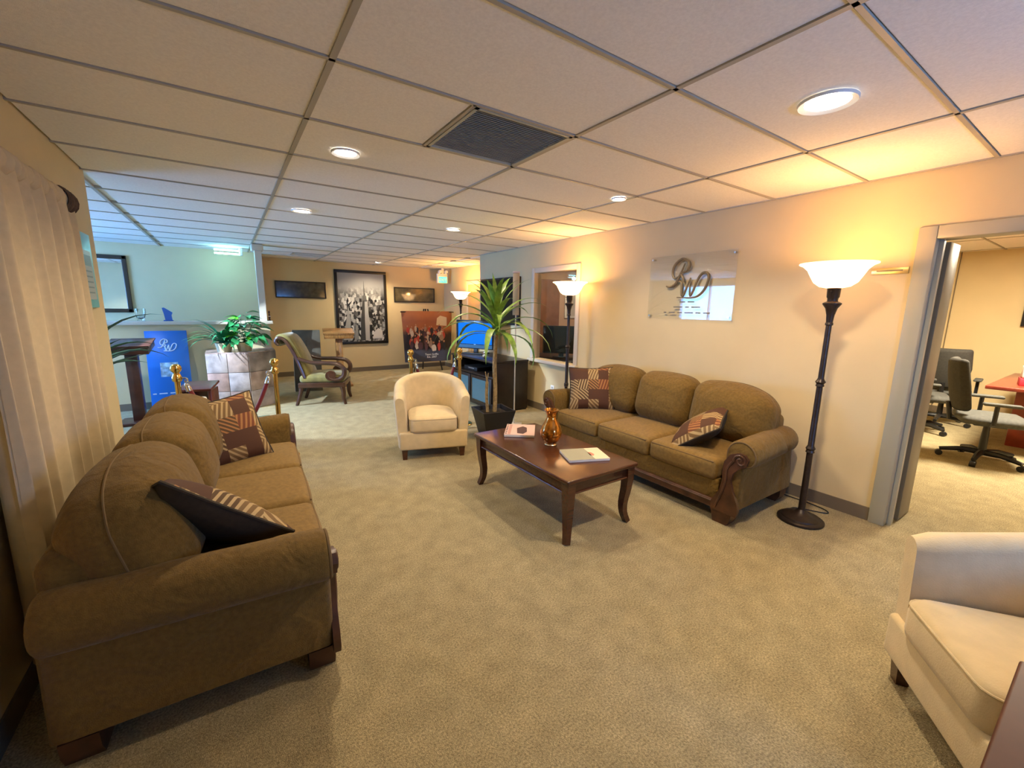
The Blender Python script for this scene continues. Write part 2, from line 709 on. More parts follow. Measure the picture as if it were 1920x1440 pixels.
def room_tiles(xlo, xhi, ylo, yhi):
    for a, b in cells(AX, xlo, xhi):
        for c, d in cells(BY, ylo, yhi):
            if abs(c - VENT1[2]) < .01 and a - .01 < VENT1[0] and b + .01 > VENT1[1]:
                ceiling_tile(a, VENT1[0], c, d)
                continue
            ceiling_tile(a, b, c, d)


room_tiles(XL, XR, -1.6, YB)
room_tiles(-4.1, XL, 4.38, 9.1)
room_tiles(XR + .115, 4.6, 6.72, YB)
room_tiles(XR + .115, 9.1, -0.9, 2.6)


def bar(x0, x1, y0, y1):
    MB().box((x0, y0, CEIL - 0.002), (x1, y1, CEIL + 0.019)).build('grid_bar', TBAR, ceil, smooth=0)


for x in AX:
    if XL - .1 < x < XR:
        bar(x - .012, x + .012, -1.6 if x > XL else 4.38, YB if x > .5 or x < XL else 9.1 if x < .4 else YB)
    elif -4.1 < x < XL:
        bar(x - .012, x + .012, 4.38, 9.1)
    elif 4.0 < x < 9.1:
        bar(x - .012, x + .012, -0.9, 2.6)
for y in BY:
    if -1.6 < y < YB:
        bar(XL if y < 4.38 else -4.1, XR if y < 6.72 else 4.6, y - .009, y + .009)
    if -0.9 < y < 2.6:
        bar(XR + .12, 9.1, y - .009, y + .009)
bar(VENT1[0] - .009, VENT1[0] + .009, VENT1[2], VENT1[3])
MB().box((XR - .02, -1.6, CEIL - .003), (XR, 6.72, CEIL + .02)).build('wall_angle', TBAR, ceil, smooth=0)

T = 0.115
DY0, DY1, DZ = -0.20, 0.825, 1.985      # conference room doorway
WY0, WY1, WZ0, WZ1 = 4.165, 5.085, 0.765, 2.02   # pass-through window
b = MB()
b.box((XR, -1.7, 0), (XR + T, DY0, CEIL + .04))
b.box((XR, DY0, DZ), (XR + T, DY1, CEIL + .04))
b.box((XR, DY1, 0), (XR + T, WY0, CEIL + .04))
b.box((XR, WY0, 0), (XR + T, WY1, WZ0))
b.box((XR, WY0, WZ1), (XR + T, WY1, CEIL + .04))
b.box((XR, WY1, 0), (XR + T, 6.72, CEIL + .04))
struct(b.build('wall_right', WALL, smooth=0))
struct(MB().box((XL - T, -1.7, 0), (XL, 4.38, CEIL + .04)).build('wall_left', WALL, smooth=0))
RX0, RX1, RZ0, RZ1 = 1.6, 2.4, 1.1, 1.75  # opening for the added fill window
b = MB()
b.box((XL - T, -1.7, 0), (RX0, -1.6, CEIL + .04)).box((RX1, -1.7, 0), (XR + T, -1.6, CEIL + .04))
b.box((RX0, -1.7, 0), (RX1, -1.6, RZ0)).box((RX0, -1.7, RZ1), (RX1, -1.6, CEIL + .04))
struct(b.build('wall_rear', WALL, smooth=0))
struct(MB().box((0.5, YB, 0), (4.72, YB + .1, CEIL + .04)).build('wall_back', WALL, smooth=0))
struct(MB().box((-4.2, 9.1, 0), (0.5, 9.2, CEIL + .04)).box((0.4, 9.2, 0), (0.5, YB, CEIL + .04)).build('wall_alcove', WALL, smooth=0))
struct(MB().box((4.6, 6.6, 0), (4.72, YB, CEIL + .04)).box((XR + T, 6.6, 0), (4.6, 6.72, CEIL + .04)).build('wall_hall', WALL, smooth=0))
SWY0, SWY1, SWZ0, SWZ1 = 6.2, 8.1, 0.55, 2.25
b = MB()
b.box((-4.2, 4.28, 0), (-4.1, SWY0, CEIL + .04)).box((-4.2, SWY1, 0), (-4.1, 9.2, CEIL + .04))
b.box((-4.2, SWY0, 0), (-4.1, SWY1, SWZ0)).box((-4.2, SWY0, SWZ1), (-4.1, SWY1, CEIL + .04))
struct(b.build('wall_street', WALL, smooth=0))
struct(MB().box((-4.1, 4.28, 0), (XL - T, 4.38, CEIL + .04)).build('wall_bay', WALL, smooth=0))
# conference room and office beyond the right wall
b = MB()
b.box((9.1, -3.3, 0), (9.2, 2.7, CEIL + .04)).box((XR + T, 2.6, 0), (9.1, 2.7, CEIL + .04)).box((XR + T, -1.0, 0), (9.1, -0.9, CEIL + .04))
struct(b.build('wall_conference', WALL, smooth=0))
b = MB()
b.box((9.085, 1.66, 0), (9.1, 1.668, CEIL + .04))
struct(b.build('trim_2', BASEB, smooth=0))
b = MB()
b.box((6.4, 3.3, 0), (6.5, 6.7, CEIL + .04)).box((XR + T, 3.3, 0), (6.4, 3.4, CEIL + .04)).box((XR + T, 6.5, 0), (6.4, 6.6, CEIL + .04))
struct(b.build('wall_office', mat('office_paint', (0.45, 0.30, 0.20), 0.7, noise=.03, nscale=4), smooth=0))

# baseboards
bb = 0.10
struct(MB().box((XR - .008, .915, 0), (XR, 6.72, bb)).box((XR - .008, -1.6, 0), (XR, -.32, bb)).build('baseboard_right', BASEB, smooth=0))
struct(MB().box((0.5, YB - .008, 0), (4.6, YB, bb)).build('baseboard_back', BASEB, smooth=0))
struct(MB().box((XL, -1.6, 0), (XL + .008, 4.38, bb)).build('baseboard_left', BASEB, smooth=0))
struct(MB().box((4.592, 6.72, 0), (4.6, YB, bb)).build('baseboard_hall', BASEB, smooth=0))
struct(MB().box((9.09, -.9, 0), (9.1, 2.6, bb)).build('baseboard_conference', BASEB, smooth=0))

# doorway frame (steel, grey-green paint)
dr = bpy.data.objects.new('door_1', None)
COL.objects.link(dr)
struct(dr)
for y0, y1 in ((DY1 - .005, DY1 + .086), (DY0 - .086, DY0 + .005)):
    MB().rbox((XR - .022, y0, 0), (XR + T + .022, y1, DZ + .075), .006, 1).build('door_jamb', TRIMG, dr)
MB().rbox((XR - .022, DY0 + .006, DZ - .005), (XR + T + .022, DY1 - .006, DZ + .075), .006, 1).build('door_head', TRIMG, dr)
MB().box((XR + .05, DY1 - .03, 0), (XR + .09, DY1 - .005, DZ)).build('door_stop', TRIMG, dr, smooth=0)
# open door leaf, folded back into the conference room
MB().rbox((XR + T + .05, DY1 - .040, 0.01), (XR + T + .30, DY1 - .002, DZ - .01), .004, 1).build('door_leaf', mat('door_leaf_paint', (0.20, 0.17, 0.11), .45), dr)

# pass-through window trim
wn = bpy.data.objects.new('window_1', None)
COL.objects.link(wn)
struct(wn)
WTR = mat('window_trim_paint', (0.60, 0.52, 0.40), .5)
for lo, hi, nm in (((XR - .02, WY1 - .01, WZ0), (XR + T, WY1 + .06, WZ1 + .06), 'window_jamb'), ((XR - .02, WY0 - .06, WZ0), (XR + T, WY0 + .01, WZ1 + .06), 'window_jamb'),
                   ((XR - .018, WY0 + .011, WZ1 - .01), (XR + T, WY1 - .011, WZ1 + .06), 'window_head'), ((XR - .06, WY0 - .08, WZ0 - .045), (XR + T, WY1 + .08, WZ0 - .001), 'window_sill')):
    MB().rbox(lo, hi, .006, 1).build(nm, WTR, wn)
wp = MB().box((XR + .05, WY0 + .01, WZ0 + .005), (XR + .056, WY1 - .01, WZ1 - .01)).build('window_pane', PANE, wn, smooth=0)
# office door seen through it
od = struct(MB().rbox((4.55, 6.455, 0), (5.45, 6.50, 2.05), .01, 1).build('door_2', mat('brown_door', (0.20, 0.085, 0.045), .45, noise=.2, nscale=6), smooth=30))
MB().lathe([(0, 0), (.025, .01), (.03, .03), (0, .05)], 12, M=Matrix.Translation((5.36, 6.455, 1.0)) @ Matrix.Rotation(R_(90), 4, 'X')).build('door_knob', BRASS, od)
# hall door on the side wall
hd = bpy.data.objects.new('door_3', None)
COL.objects.link(hd)
struct(hd)
MB().rbox((4.575, 7.72, 0), (4.60, 8.62, 2.0), .006, 1).build('door_leaf', mat('hall_door', (0.50, 0.34, 0.16), .5), hd)
for lo, hi in (((4.57, 8.62, 0), (4.602, 8.70, 2.08)), ((4.57, 7.64, 0), (4.602, 7.72, 2.08)), ((4.57, 7.72, 2.0), (4.602, 8.62, 2.08))):
    MB().rbox(lo, hi, .005, 1).build('door_jamb', WTR, hd)
MB().box((4.55, 7.80, 0.98), (4.575, 7.84, 1.03)).build('door_handle', BRASS, hd)
# street window of the side bay
sw = bpy.data.objects.new('window_2', None)
COL.objects.link(sw)
struct(sw)
ymid = (SWY0 + SWY1) / 2
for lo, hi in (((-4.2, SWY0, SWZ0), (-4.08, SWY0 + .05, SWZ1)), ((-4.2, SWY1 - .05, SWZ0), (-4.08, SWY1, SWZ1)), ((-4.2, ymid - .02, SWZ0), (-4.1, ymid + .02, SWZ1)),
               ((-4.2, SWY0, SWZ0), (-4.06, SWY1, SWZ0 + .05)), ((-4.2, SWY0, SWZ1 - .05), (-4.08, SWY1, SWZ1))):
    MB().rbox(lo, hi, .005, 1).build('window_bar', WHITEP, sw)

# added unseen window behind the camera, sized for the ceiling fill
rw = bpy.data.objects.new('fill_window', None)
COL.objects.link(rw)
struct(rw)
for lo, hi in (((RX0, -1.7, RZ0), (RX0 + .05, -1.58, RZ1)), ((RX1 - .05, -1.7, RZ0), (RX1, -1.58, RZ1)), ((RX0, -1.7, RZ0), (RX1, -1.57, RZ0 + .05)), ((RX0, -1.7, RZ1 - .05), (RX1, -1.58, RZ1))):
    MB().rbox(lo, hi, .005, 1).build('window_bar', WHITEP, rw)  # frame bars of the added fill window

# half wall with ledge and post
hw = MB()
hw.box((-2.6, 7.75, 0), (0.555, 7.90, 1.195))
hw = struct(hw.build('wall_half', WALL, smooth=0))
MB().rbox((-2.62, 7.68, 1.195), (0.60, 7.97, 1.245), .01, 2).build('ledge', WTR, hw)
MB().box((0.435, 7.75, 1.245), (0.525, 7.90, CEIL - .10)).build('post', WTR, hw, smooth=0)
MB().rbox((0.395, 7.715, CEIL - .10), (0.555, 7.935, CEIL - .003), .015, 2).build('post_capital', WTR, hw)
MB().box((-2.6, 7.742, 0), (0.563, 7.75, bb)).build('skirting', BASEB, hw, smooth=0)

def lettering(body, size, material, parent, loc):
    fc = bpy.data.curves.new('lettering', 'FONT')
    fc.body = body
    fc.size = size
    fc.align_x = 'CENTER'
    fc.extrude = .0008
    tmp = bpy.data.objects.new('lettering_curve', fc)
    COL.objects.link(tmp)
    me = bpy.data.meshes.new_from_object(tmp.evaluated_get(bpy.context.evaluated_depsgraph_get()))
    bpy.data.objects.remove(tmp)
    me.materials.clear()
    me.materials.append(material)
    o = bpy.data.objects.new('lettering', me)
    COL.objects.link(o)
    o.parent = parent
    o.location = loc
    o.rotation_euler = (PI / 2, 0, 0)
    return o


# ------------------------------------------------------------------ ceiling fixtures


def downlight(x, y, r, energy, color, label, spot=150, soft=0.06, disc=12.0, blend=.6):
    t = empty('ceiling_downlight', label, 'ceiling light', (x, y, CEIL), 0, 'recessed ceiling lights')
    MB().lathe([(r, -.004), (r * 1.28, -.012), (r * 1.32, -.006), (r * 1.32, .0), (r, .0), (r, -.004)], 28).build('trim_ring', WHITEP, t)
    MB().lathe([(0, -.001), (r, -.001), (r, .003), (0, .003)], 28).build('lens', mat('lamp_lens_%d' % int(disc), (1, 1, 1), .5, emit=(1, .93, .84), estr=disc), t)
    add_light('downlight_beam', 'SPOT', (0, 0, -.03), energy, color, soft, spot=R_(spot), blend=blend, parent=t)
    return t


WARM = (1.0, 0.80, 0.54)
downlight(2.247, .917, .085, 52, WARM, 'large round recessed ceiling light nearest the open doorway', disc=14)
downlight(.678, 2.832, .062, 44, WARM, 'recessed ceiling light above the sofa by the curtain')
downlight(.698, 4.755, .07, 32, WARM, 'recessed ceiling light beside the long dark ceiling bar, beyond the first one')
downlight(2.314, 4.726, .062, 32, WARM, 'recessed ceiling light above the leafy tall potted plant')
downlight(2.773, 2.58, .045, 34, WARM, 'small bright eyeball ceiling light above the sofa under the clear sign')
# cool display spot of the side bay, hidden behind the end of the left wall
downlight(-1.5, 5.6, .06, 30, (0.72, 0.88, 1.0), 'cool white ceiling light of the side bay, behind the wall end', spot=125, soft=.03, blend=.25)
sp1 = downlight(-1.5, 6.5, .05, 380, (0.66, 0.82, 1.0), 'cool white eyeball spot of the side bay turned to the scrolled armchair', spot=60, soft=.02, blend=.12)
beam = [c for c in sp1.children if c.type == 'LIGHT'][0]
beam.rotation_euler = (Vector((1.45, 6.75, .1)) - Vector((-1.5, 6.5, CEIL))).to_track_quat('-Z', 'Y').to_euler()


downlight(2.76, 9.25, .05, 45, WARM, 'small ceiling light nearest the far wall of pictures')


def vent(x0, x1, y0, y1, label, n, colr):
    t = empty('ceiling_vent', label, 'air vent', ((x0 + x1) / 2, (y0 + y1) / 2, CEIL), 0)
    w, d = (x1 - x0) / 2 - .012, (y1 - y0) / 2 - .012
    MB().box((-w, -d, .012), (w, d, .02)).build('backing', mat('vent_dark', (.13, .135, .115), .7), t, smooth=0)
    fm = MB()
    for lo, hi in (((-w, -d, -.004), (w, -d + .018, .014)), ((-w, d - .018, -.004), (w, d, .014)), ((-w, -d, -.004), (-w + .018, d, .014)), ((w - .018, -d, -.004), (w, d, .014))):
        fm.box(lo, hi)
    fm.build('frame', mat('vent_metal', colr, .5), t, smooth=0)
    for i in range(n):
        y = -d + .03 + (2 * d - .06) * i / (n - 1)
        MB().box((-w + .018, -.006, -.001), (w - .018, .006, .001), M=Matrix.Translation((0, y, .006)) @ Matrix.Rotation(R_(35), 4, 'X')).build('slat', mat('vent_metal', colr, .5), t, smooth=0)
    return t


vent(*VENT1, 'square dark grey return air vent set in the ceiling grid', 30, (.42, .43, .37))
vent(1.05, 1.66, 8.55, 8.95, 'small dark ceiling vent near the far wall', 10, (.2, .2, .2))

# twin cool lamps at the head of the post
t = empty('spot_lamp', 'cool cyan twin tube lamp under the ceiling beside the post', 'lamp', (0.10, 8.55, CEIL - .10))
CYANE = mat('cyan_tube', (.8, 1, 1), .3, emit=(.35, .9, 1.0), estr=7)
for dz in (0, .055):
    MB().tube([(-.18, 0, dz), (.16, 0, dz)], .013, 10).build('tube', CYANE, t)
MB().rbox((.16, -.03, -.02), (.21, .03, .10), .008, 1).build('housing', WHITEP, t)
add_light('cyan_tube_light', 'POINT', (0.0, -.06, -.03), 3.0, (.30, .82, 1.0), .05, parent=t)

# exit sign
t = empty('exit_sign', 'white exit sign with green letters and twin emergency heads, near far corner', 'exit sign', (4.38, 9.55, 2.22))
MB().rbox((-.15, -.025, -.16), (.12, .025, .06), .008, 1).build('housing', WHITEP, t)
MB().rbox((-.11, -.028, -.15), (.10, -.0252, -.01), .002, 1).build('green_panel', mat('exit_green', (.05, .6, .25), .4, emit=(.05, .9, .35), estr=.9), t)
lettering('EXIT', .095, WHITEP, t, (-.005, -.0295, -.115))
for sx in (-.09, .07):
    MB().lathe([(0, -.05), (.035, -.05), (.045, .0), (.03, .04), (0, .045)], 14, M=Matrix.Translation((sx, -.05, .10)) @ Matrix.Rotation(R_(70), 4, 'X')).build('emergency_head', WHITEP, t)
MB().box((-.03, -.015, .06), (.03, .015, .189)).build('mount', WHITEP, t)

# ------------------------------------------------------------------ sofas
HL = 1.05


def arm_profile(g=0.0):
    P = [(0 + g, .13), (0 + g, .50)]
    for k in range(0, 15):
        a = R_(180 - 230 * k / 14)
        P.append((.105 + (.107 - g) * math.cos(a), .553 + (.107 - g) * math.sin(a)))
    P += [(.155 - g, .455), (.155 - g, .13)]
    return P


def make_sofa(label):
    t = empty('sofa', label, 'sofa', group='matching tan sofas')
    # upholstered body: deck, front lip, back
    bd = MB()
    bd.rbox((-HL + .14, -.40, .13), (HL - .14, .37, .30), .02, 2)
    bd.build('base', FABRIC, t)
    bk = MB()

    def bw(o, u):
        o[2] += .05 * (1 - u[0] ** 2) * max(0, u[2])
        return o
    bk.rbox((-HL + .10, .22, .13), (HL - .10, .405, .70), .05, 3, nflat=8, warp=bw)
    bk.build('back_frame', FABRIC, t)
    for s in (-1, 1):
        Ms = Matrix.Translation((s * (HL - .155), 0, 0)) @ Matrix.Diagonal((s, 1, 1, 1))
        a = MB()
        secs = [(-.435, .018), (-.425, .006), (-.41, 0), (-.15, 0), (.12, 0), (.345, 0), (.385, .004), (.40, .018)]
        n = len(arm_profile())
        vv = []
        ff = []
        for y, g in secs:
            for x, z in arm_profile(g):
                # the roll droops a little towards the back
                hi_ = min(1, max(0, (z - .40) / .1))
                q_ = (y + .435) / .835
                vv.append((x + hi_ * (.045 - .085 * q_), y, z - hi_ * (.018 + .03 * q_)))
        for i in range(len(secs) - 1):
            for k in range(n):
                k2 = (k + 1) % n
                ff.append((i * n + k, i * n + k2, (i + 1) * n + k2, (i + 1) * n + k))
        ff.append(tuple(range(n)))
        ff.append(tuple(reversed([(len(secs) - 1) * n + k for k in range(n)])))
        a._add(vv, ff, Ms)
        arm = a.build('arm', FABRIC, t, smooth=50)
        # piping round the front of the roll
        P = [(x + .045 * min(1, max(0, (z - .40) / .1)), -.432, z - .018 * min(1, max(0, (z - .40) / .1))) for x, z in arm_profile(.012)[1:-1]]
        MB().tube(P, .006, 6, M=Ms).build('piping', PIPE, arm)
        # carved serpentine wood facing with a scroll
        poly = [(-.015, .095), (.165, .095), (.178, .13), (.168, .19), (.13, .27), (.108, .34), (.118, .40), (.155, .445), (.20, .475), (.212, .52), (.185, .552),
                (.14, .556), (.085, .53), (.05, .47), (.045, .40), (.05, .33), (.035, .25), (.0, .19), (-.02, .15)]
        w = MB().prism([(p[0], p[1]) for p in poly], -.458, -.43, M=Ms).build('wood_facing', SOFAWOOD, t)
        sp_ = []
        for k in range(26):
            an = R_(200 - k * 24)
            rr = .046 * (1 - k / 28)
            sp_.append((.160 + rr * math.cos(an), -.459, .505 + rr * math.sin(an)))
        MB().tube(sp_, [.009 - .0002 * k for k in range(26)], 6, M=Ms).build('scroll', SOFAWOOD, w)
        MB().tube(catmull([(.015, -.46, .12), (.05, -.46, .22), (.075, -.46, .33), (.075, -.46, .42), (.11, -.46, .49)], 4), .009, 6, M=Ms).build('carved_bead', SOFAWOOD, w)
        for y, nm in ((-.39, 'f'), (.34, 'b')):
            fm = MB()
            pf = [(.0, .0), (.10, .0), (.125, .05), (.13, .105), (-.03, .105), (-.015, .06)]
            fm.prism(pf, y - .05, y + .05, M=Ms)
            fm.build('foot', SOFAWOOD, t)
    # wood rail with bead
    rl = MB().rbox((-HL + .12, -.448, .095), (HL - .12, -.40, .165), .012, 2).build('front_rail', SOFAWOOD, t)
    MB().tube([(-HL + .15, -.45, .15), (HL - .15, -.45, .15)], .008, 6).build('rail_bead', SOFAWOOD, rl)
    lip = MB().rbox((-HL + .14, -.432, .15), (HL - .14, -.36, .31), .02, 2).build('front_panel', FABRIC, t)
    iw = 2 * (HL - .155)
    cw = iw / 3
    for i in range(3):
        x0 = -iw / 2 + cw * i
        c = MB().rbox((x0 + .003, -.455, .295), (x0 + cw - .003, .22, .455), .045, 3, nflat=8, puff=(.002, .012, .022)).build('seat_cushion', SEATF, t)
        MB().tube([(x0 + .03, -.449, .437), (x0 + cw - .03, -.449, .437)], .005, 6).build('piping', PIPE, c)

        def warp(o, u, i=i):
            e = {0: -u[0], 1: -1, 2: u[0]}[i]
            if e > 0:
                o[2] -= .07 * e * e * max(0, u[2])
            return o
        ex0 = .07 if i == 0 else 0
        ex1 = .07 if i == 2 else 0
        Mb = Matrix.Translation((0, .115, .45)) @ Matrix.Rotation(R_(-13), 4, 'X') @ Matrix.Translation((0, -.135, -.45))
        c = MB()
        c.rbox((x0 - ex0 + .004, .0, .455), (x0 + cw + ex1 - .004, .30, .905), .115, 5, nflat=6, puff=(.012, .05, .030), warp=warp, M=Mb)
        c = c.build('back_cushion', FABRIC, t)
        # seam over the top and down the sides
        xa, xb = x0 - ex0, x0 + cw + ex1
        hx_, hz_, r_ = (xb - xa) / 2 - .004, .225, .115
        per = [(-hx_, -hz_ + r_ + (2 * hz_ - 2 * r_) * k / 6) for k in range(6)]
        per += [(-hx_ + r_ - r_ * math.cos(PI / 2 * k / 6), hz_ - r_ + r_ * math.sin(PI / 2 * k / 6)) for k in range(6)]
        per += [(-hx_ + r_ + (2 * hx_ - 2 * r_) * k / 12, hz_) for k in range(13)]
        per += [(hx_ - r_ + r_ * math.sin(PI / 2 * k / 6), hz_ - r_ + r_ * math.cos(PI / 2 * k / 6)) for k in range(1, 7)]
        per += [(hx_, hz_ - r_ - (2 * hz_ - 2 * r_) * k / 6) for k in range(1, 7)]
        pts = []
        for x, z in per:
            u0, u2 = x / hx_, z / hz_
            o = [x + (1 if u0 > 0 else -1) * .012 * (1 - abs(u2) ** 2.2) * abs(u0), 0, z + (1 if u2 > 0 else -1) * .030 * (1 - abs(u0) ** 2.2) * abs(u2)]
            o = warp(o, (u0, 0, u2))
            pts.append(((xa + xb) / 2 + o[0], .15, .68 + o[2]))
        MB().tube(pts, .004, 6, M=Mb).build('seam', PIPE, c)
    return t


sofaR = make_sofa('tan chenille sofa standing under the clear wall sign')
sofaR.location = (3.265, 2.435, 0)
sofaR.rotation_euler.z = -PI / 2
sofaL = copy_tree(sofaR)
sofaL['label'] = 'tan chenille sofa with its back to the curtain'
sofaL.location = (-.135, 2.725, 0)
sofaL.rotation_euler.z = PI / 2 - R_(2.6)


def make_pillow(label, M, w=.45, th=.085):
    n = 14

    def f(s):
        def g(u, v):
            a, b_ = 2 * u - 1, 2 * v - 1
            sh = 1 - .07 * (1 - a * a) * abs(b_) ** 3
            sv = 1 - .07 * (1 - b_ * b_) * abs(a) ** 3
            e = max(0, (1 - a * a) * (1 - b_ * b_)) ** .42
            return (a * w / 2 * sv, b_ * w / 2 * sh, s * (th * e + .004))
        return g
    p = empty('throw_pillow', label, 'pillow', group='patchwork throw pillows')
    p.matrix_world = M
    MB().grid(f(1), n, n).build('patchwork_front', PILLOW, p, smooth=60)
    MB().grid(f(-1), n, n).build('plain_back', PILLOWB, p, smooth=60)
    ed = []
    for k in range(4 * n + 1):
        q = (k % (4 * n)) / n
        i = int(q)
        fr = q - i
        u, v = [(fr, 0), (1, fr), (1 - fr, 1), (0, 1 - fr)][i]
        x, y, z = f(1)(u, v)
        ed.append((x, y, 0))
    MB().tube(ed, .007, 6, cap=False).build('piping', PILLOWB, p)
    return p


make_pillow('patchwork throw pillow at the plant end of the sofa under the clear sign', frame_matrix((3.15, 3.17, .675), (-.62, -.70, .36), spin=R_(2)), .46)
make_pillow('patchwork throw pillow slumped at the floor lamp end of the sofa', frame_matrix((3.08, 1.86, .575), (-.36, .50, .80), spin=R_(-18)), .44)
make_pillow('patchwork throw pillow upright at the far arm of the sofa by the curtain', frame_matrix((-.085, 3.32, .655), (.22, -.90, .38), spin=R_(8)), .47)
make_pillow('patchwork throw pillow leaning on the near arm of the sofa by the curtain', frame_matrix((-.15, 2.05, .645), (.50, .52, .69), spin=R_(-28)), .52)

# ------------------------------------------------------------------ tub chairs


def make_tub(label):
    t = empty('tub_chair', label, 'armchair', group='cream tub chairs')
    # centreline of the U, local front is -y
    cl = []
    R0 = .295
    for k in range(7):
        cl.append((R0 + .012 * (1 - k / 6), -.33 + .33 * k / 6))
    for k in range(1, 18):
        a = PI * k / 18
        cl.append((R0 * math.cos(a), R0 * 1.06 * math.sin(a)))
    for k in range(7):
        cl.append((-R0 - .012 * k / 6, -.33 * k / 6))
    n = len(cl)
    vv = []
    ff = []
    prof_n = 13
    for i, (x, y) in enumerate(cl):
        px, py = cl[max(i - 1, 0)]
        qx, qy = cl[min(i + 1, n - 1)]
        tx, ty = qx - px, qy - py
        l = math.hypot(tx, ty)
        nx, ny = ty / l, -tx / l          # outward
        u = (y + .33) / (.33 + R0 * 1.06)  # 0 front .. 1 back
        top = .645 + .14 * (u ** 1.1)
        th = .058 - .012 * u
        flare = .045
        endg = 0.016 if i in (0, n - 1) else 0
        sec = [(-th + endg, .12), (-th + endg, .42)]
        for k in range(9):
            a = PI - PI * k / 8
            sec.append(((th - endg) * math.cos(a), top - th + (th - endg) * math.sin(a)))
        sec += [(th - endg, .42), (th - endg, .12)]
        for d_, z in sec:
            off = d_ + flare * max(0, (z - .12)) / .6 - .02
            vv.append((x + nx * off, y + ny * off, z))
    for i in range(n - 1):
        for k in range(prof_n):
            k2 = (k + 1) % prof_n
            ff.append((i * prof_n + k, i * prof_n + k2, (i + 1) * prof_n + k2, (i + 1) * prof_n + k))
    ff.append(tuple(range(prof_n)))
    ff.append(tuple(reversed([(n - 1) * prof_n + k for k in range(prof_n)])))
    s = MB()
    s._add(vv, ff)
    sh = s.build('tub_back', CREAM, t, smooth=50)
    MB().rbox((-.335, -.355, .105), (.335, .06, .285), .02, 2).build('front_base', CREAM, t)
    # D-shaped seat cushion
    D = []
    for k in range(5):
        a = -PI / 2 + PI / 2 * k / 4
        D.append((.175 + .06 * math.cos(a), -.31 + .06 * math.sin(a)))
    for k in range(1, 5):
        D.append((.235, -.31 + .31 * k / 4))
    for k in range(1, 16):
        a = PI * k / 16
        D.append((.235 * math.cos(a), .22 * math.sin(a)))
    for k in range(0, 4):
        D.append((-.235, -.31 * k / 4))
    for k in range(5):
        a = PI + PI / 2 * k / 4
        D.append((-.175 + .06 * math.cos(a), -.31 + .06 * math.sin(a)))
    c = MB()
    m_ = len(D)
    cx_, cyy = 0, -.08
    rings = [(.90, .275), (.985, .285), (1, .31), (1, .39), (.985, .415), (.93, .43), (.6, .448), (.25, .452)]
    vv = []
    for sc_, z in rings:
        for x, y in D:
            vv.append((cx_ + (x - cx_) * sc_, cyy + (y - cyy) * sc_, z))
    ff = []
    for i in range(len(rings) - 1):
        for k in range(m_):
            k2 = (k + 1) % m_
            ff.append((i * m_ + k, i * m_ + k2, (i + 1) * m_ + k2, (i + 1) * m_ + k))
    ff.append(tuple(reversed(range(m_))))
    ff.append(tuple((len(rings) - 1) * m_ + k for k in range(m_)))
    c._add(vv, ff)
    cu = c.build('seat_cushion', CREAM, t, smooth=60)
    MB().tube([(x * .992, -.08 + (y + .08) * .992, .412) for x, y in D] + [(D[0][0] * .992, -.08 + (D[0][1] + .08) * .992, .412)], .004, 6, cap=False).build('piping', CREAM, cu)
    for sx in (-1, 1):
        for y in (-.30, .24):
            x = sx * (.285 if y < 0 else .19)
            MB().tube([(x, y, 0), (x, y, .12)], [.030, .042], 4, square=True).build('leg', CHERRY, t, smooth=30)
    return t


tub1 = make_tub('cream suede tub chair facing the room in front of the rope posts')
tub1.location = (1.72, 4.10, 0)
tub1.rotation_euler.z = math.atan2(.576, .188) - PI / 2   # front faces (-.31,-.95)
tub2 = copy_tree(tub1)
tub2['label'] = 'cream suede tub chair beside the dark wooden side table'
tub2.location = (2.145, -.075, 0)
tub2.rotation_euler.z = math.atan2(-.6, -.8)

# ------------------------------------------------------------------ coffee table and what lies on it
t = empty('coffee_table', 'dark cherry coffee table with curved sabre legs', 'table', (1.985, 2.43, 0))
hx, hy = .325, .605
top = MB().rbox((-hx, -hy, .425), (hx, hy, .452), .008, 2).build('table_top', CHERRY, t)
for s in (-1, 1):
    MB().rbox((s * (hx - .045) - .012, -hy + .06, .345), (s * (hx - .045) + .012, hy - .06, .425), .003, 1).build('apron', CHERRY, t)
    MB().rbox((-hx + .06, s * (hy - .045) - .012, .345), (hx - .06, s * (hy - .045) + .012, .425), .003, 1).build('apron', CHERRY, t)
    MB().tube([(s * (hx - .03), -hy + .08, .348), (s * (hx - .03), hy - .08, .348)], .007, 6).build('apron_bead', CHERRY, t)
    MB().tube([(-hx + .08, s * (hy - .03), .348), (hx - .08, s * (hy - .03), .348)], .007, 6).build('apron_bead', CHERRY, t)
for sx in (-1, 1):
    for sy in (-1, 1):
        P = []
        for z, o_ in ((.425, 0), (.34, .002), (.25, -.002), (.15, -.012), (.07, -.008), (0, .012)):
            P.append((sx * (hx - .05 + o_), sy * (hy - .05 + o_), z))
        P = catmull(P, 3)
        rad = [.050 - .024 * (i / (len(P) - 1)) ** .8 for i in range(len(P))]
        MB().tube(P, rad, 4, square=True).build('leg', CHERRY, t, smooth=50)

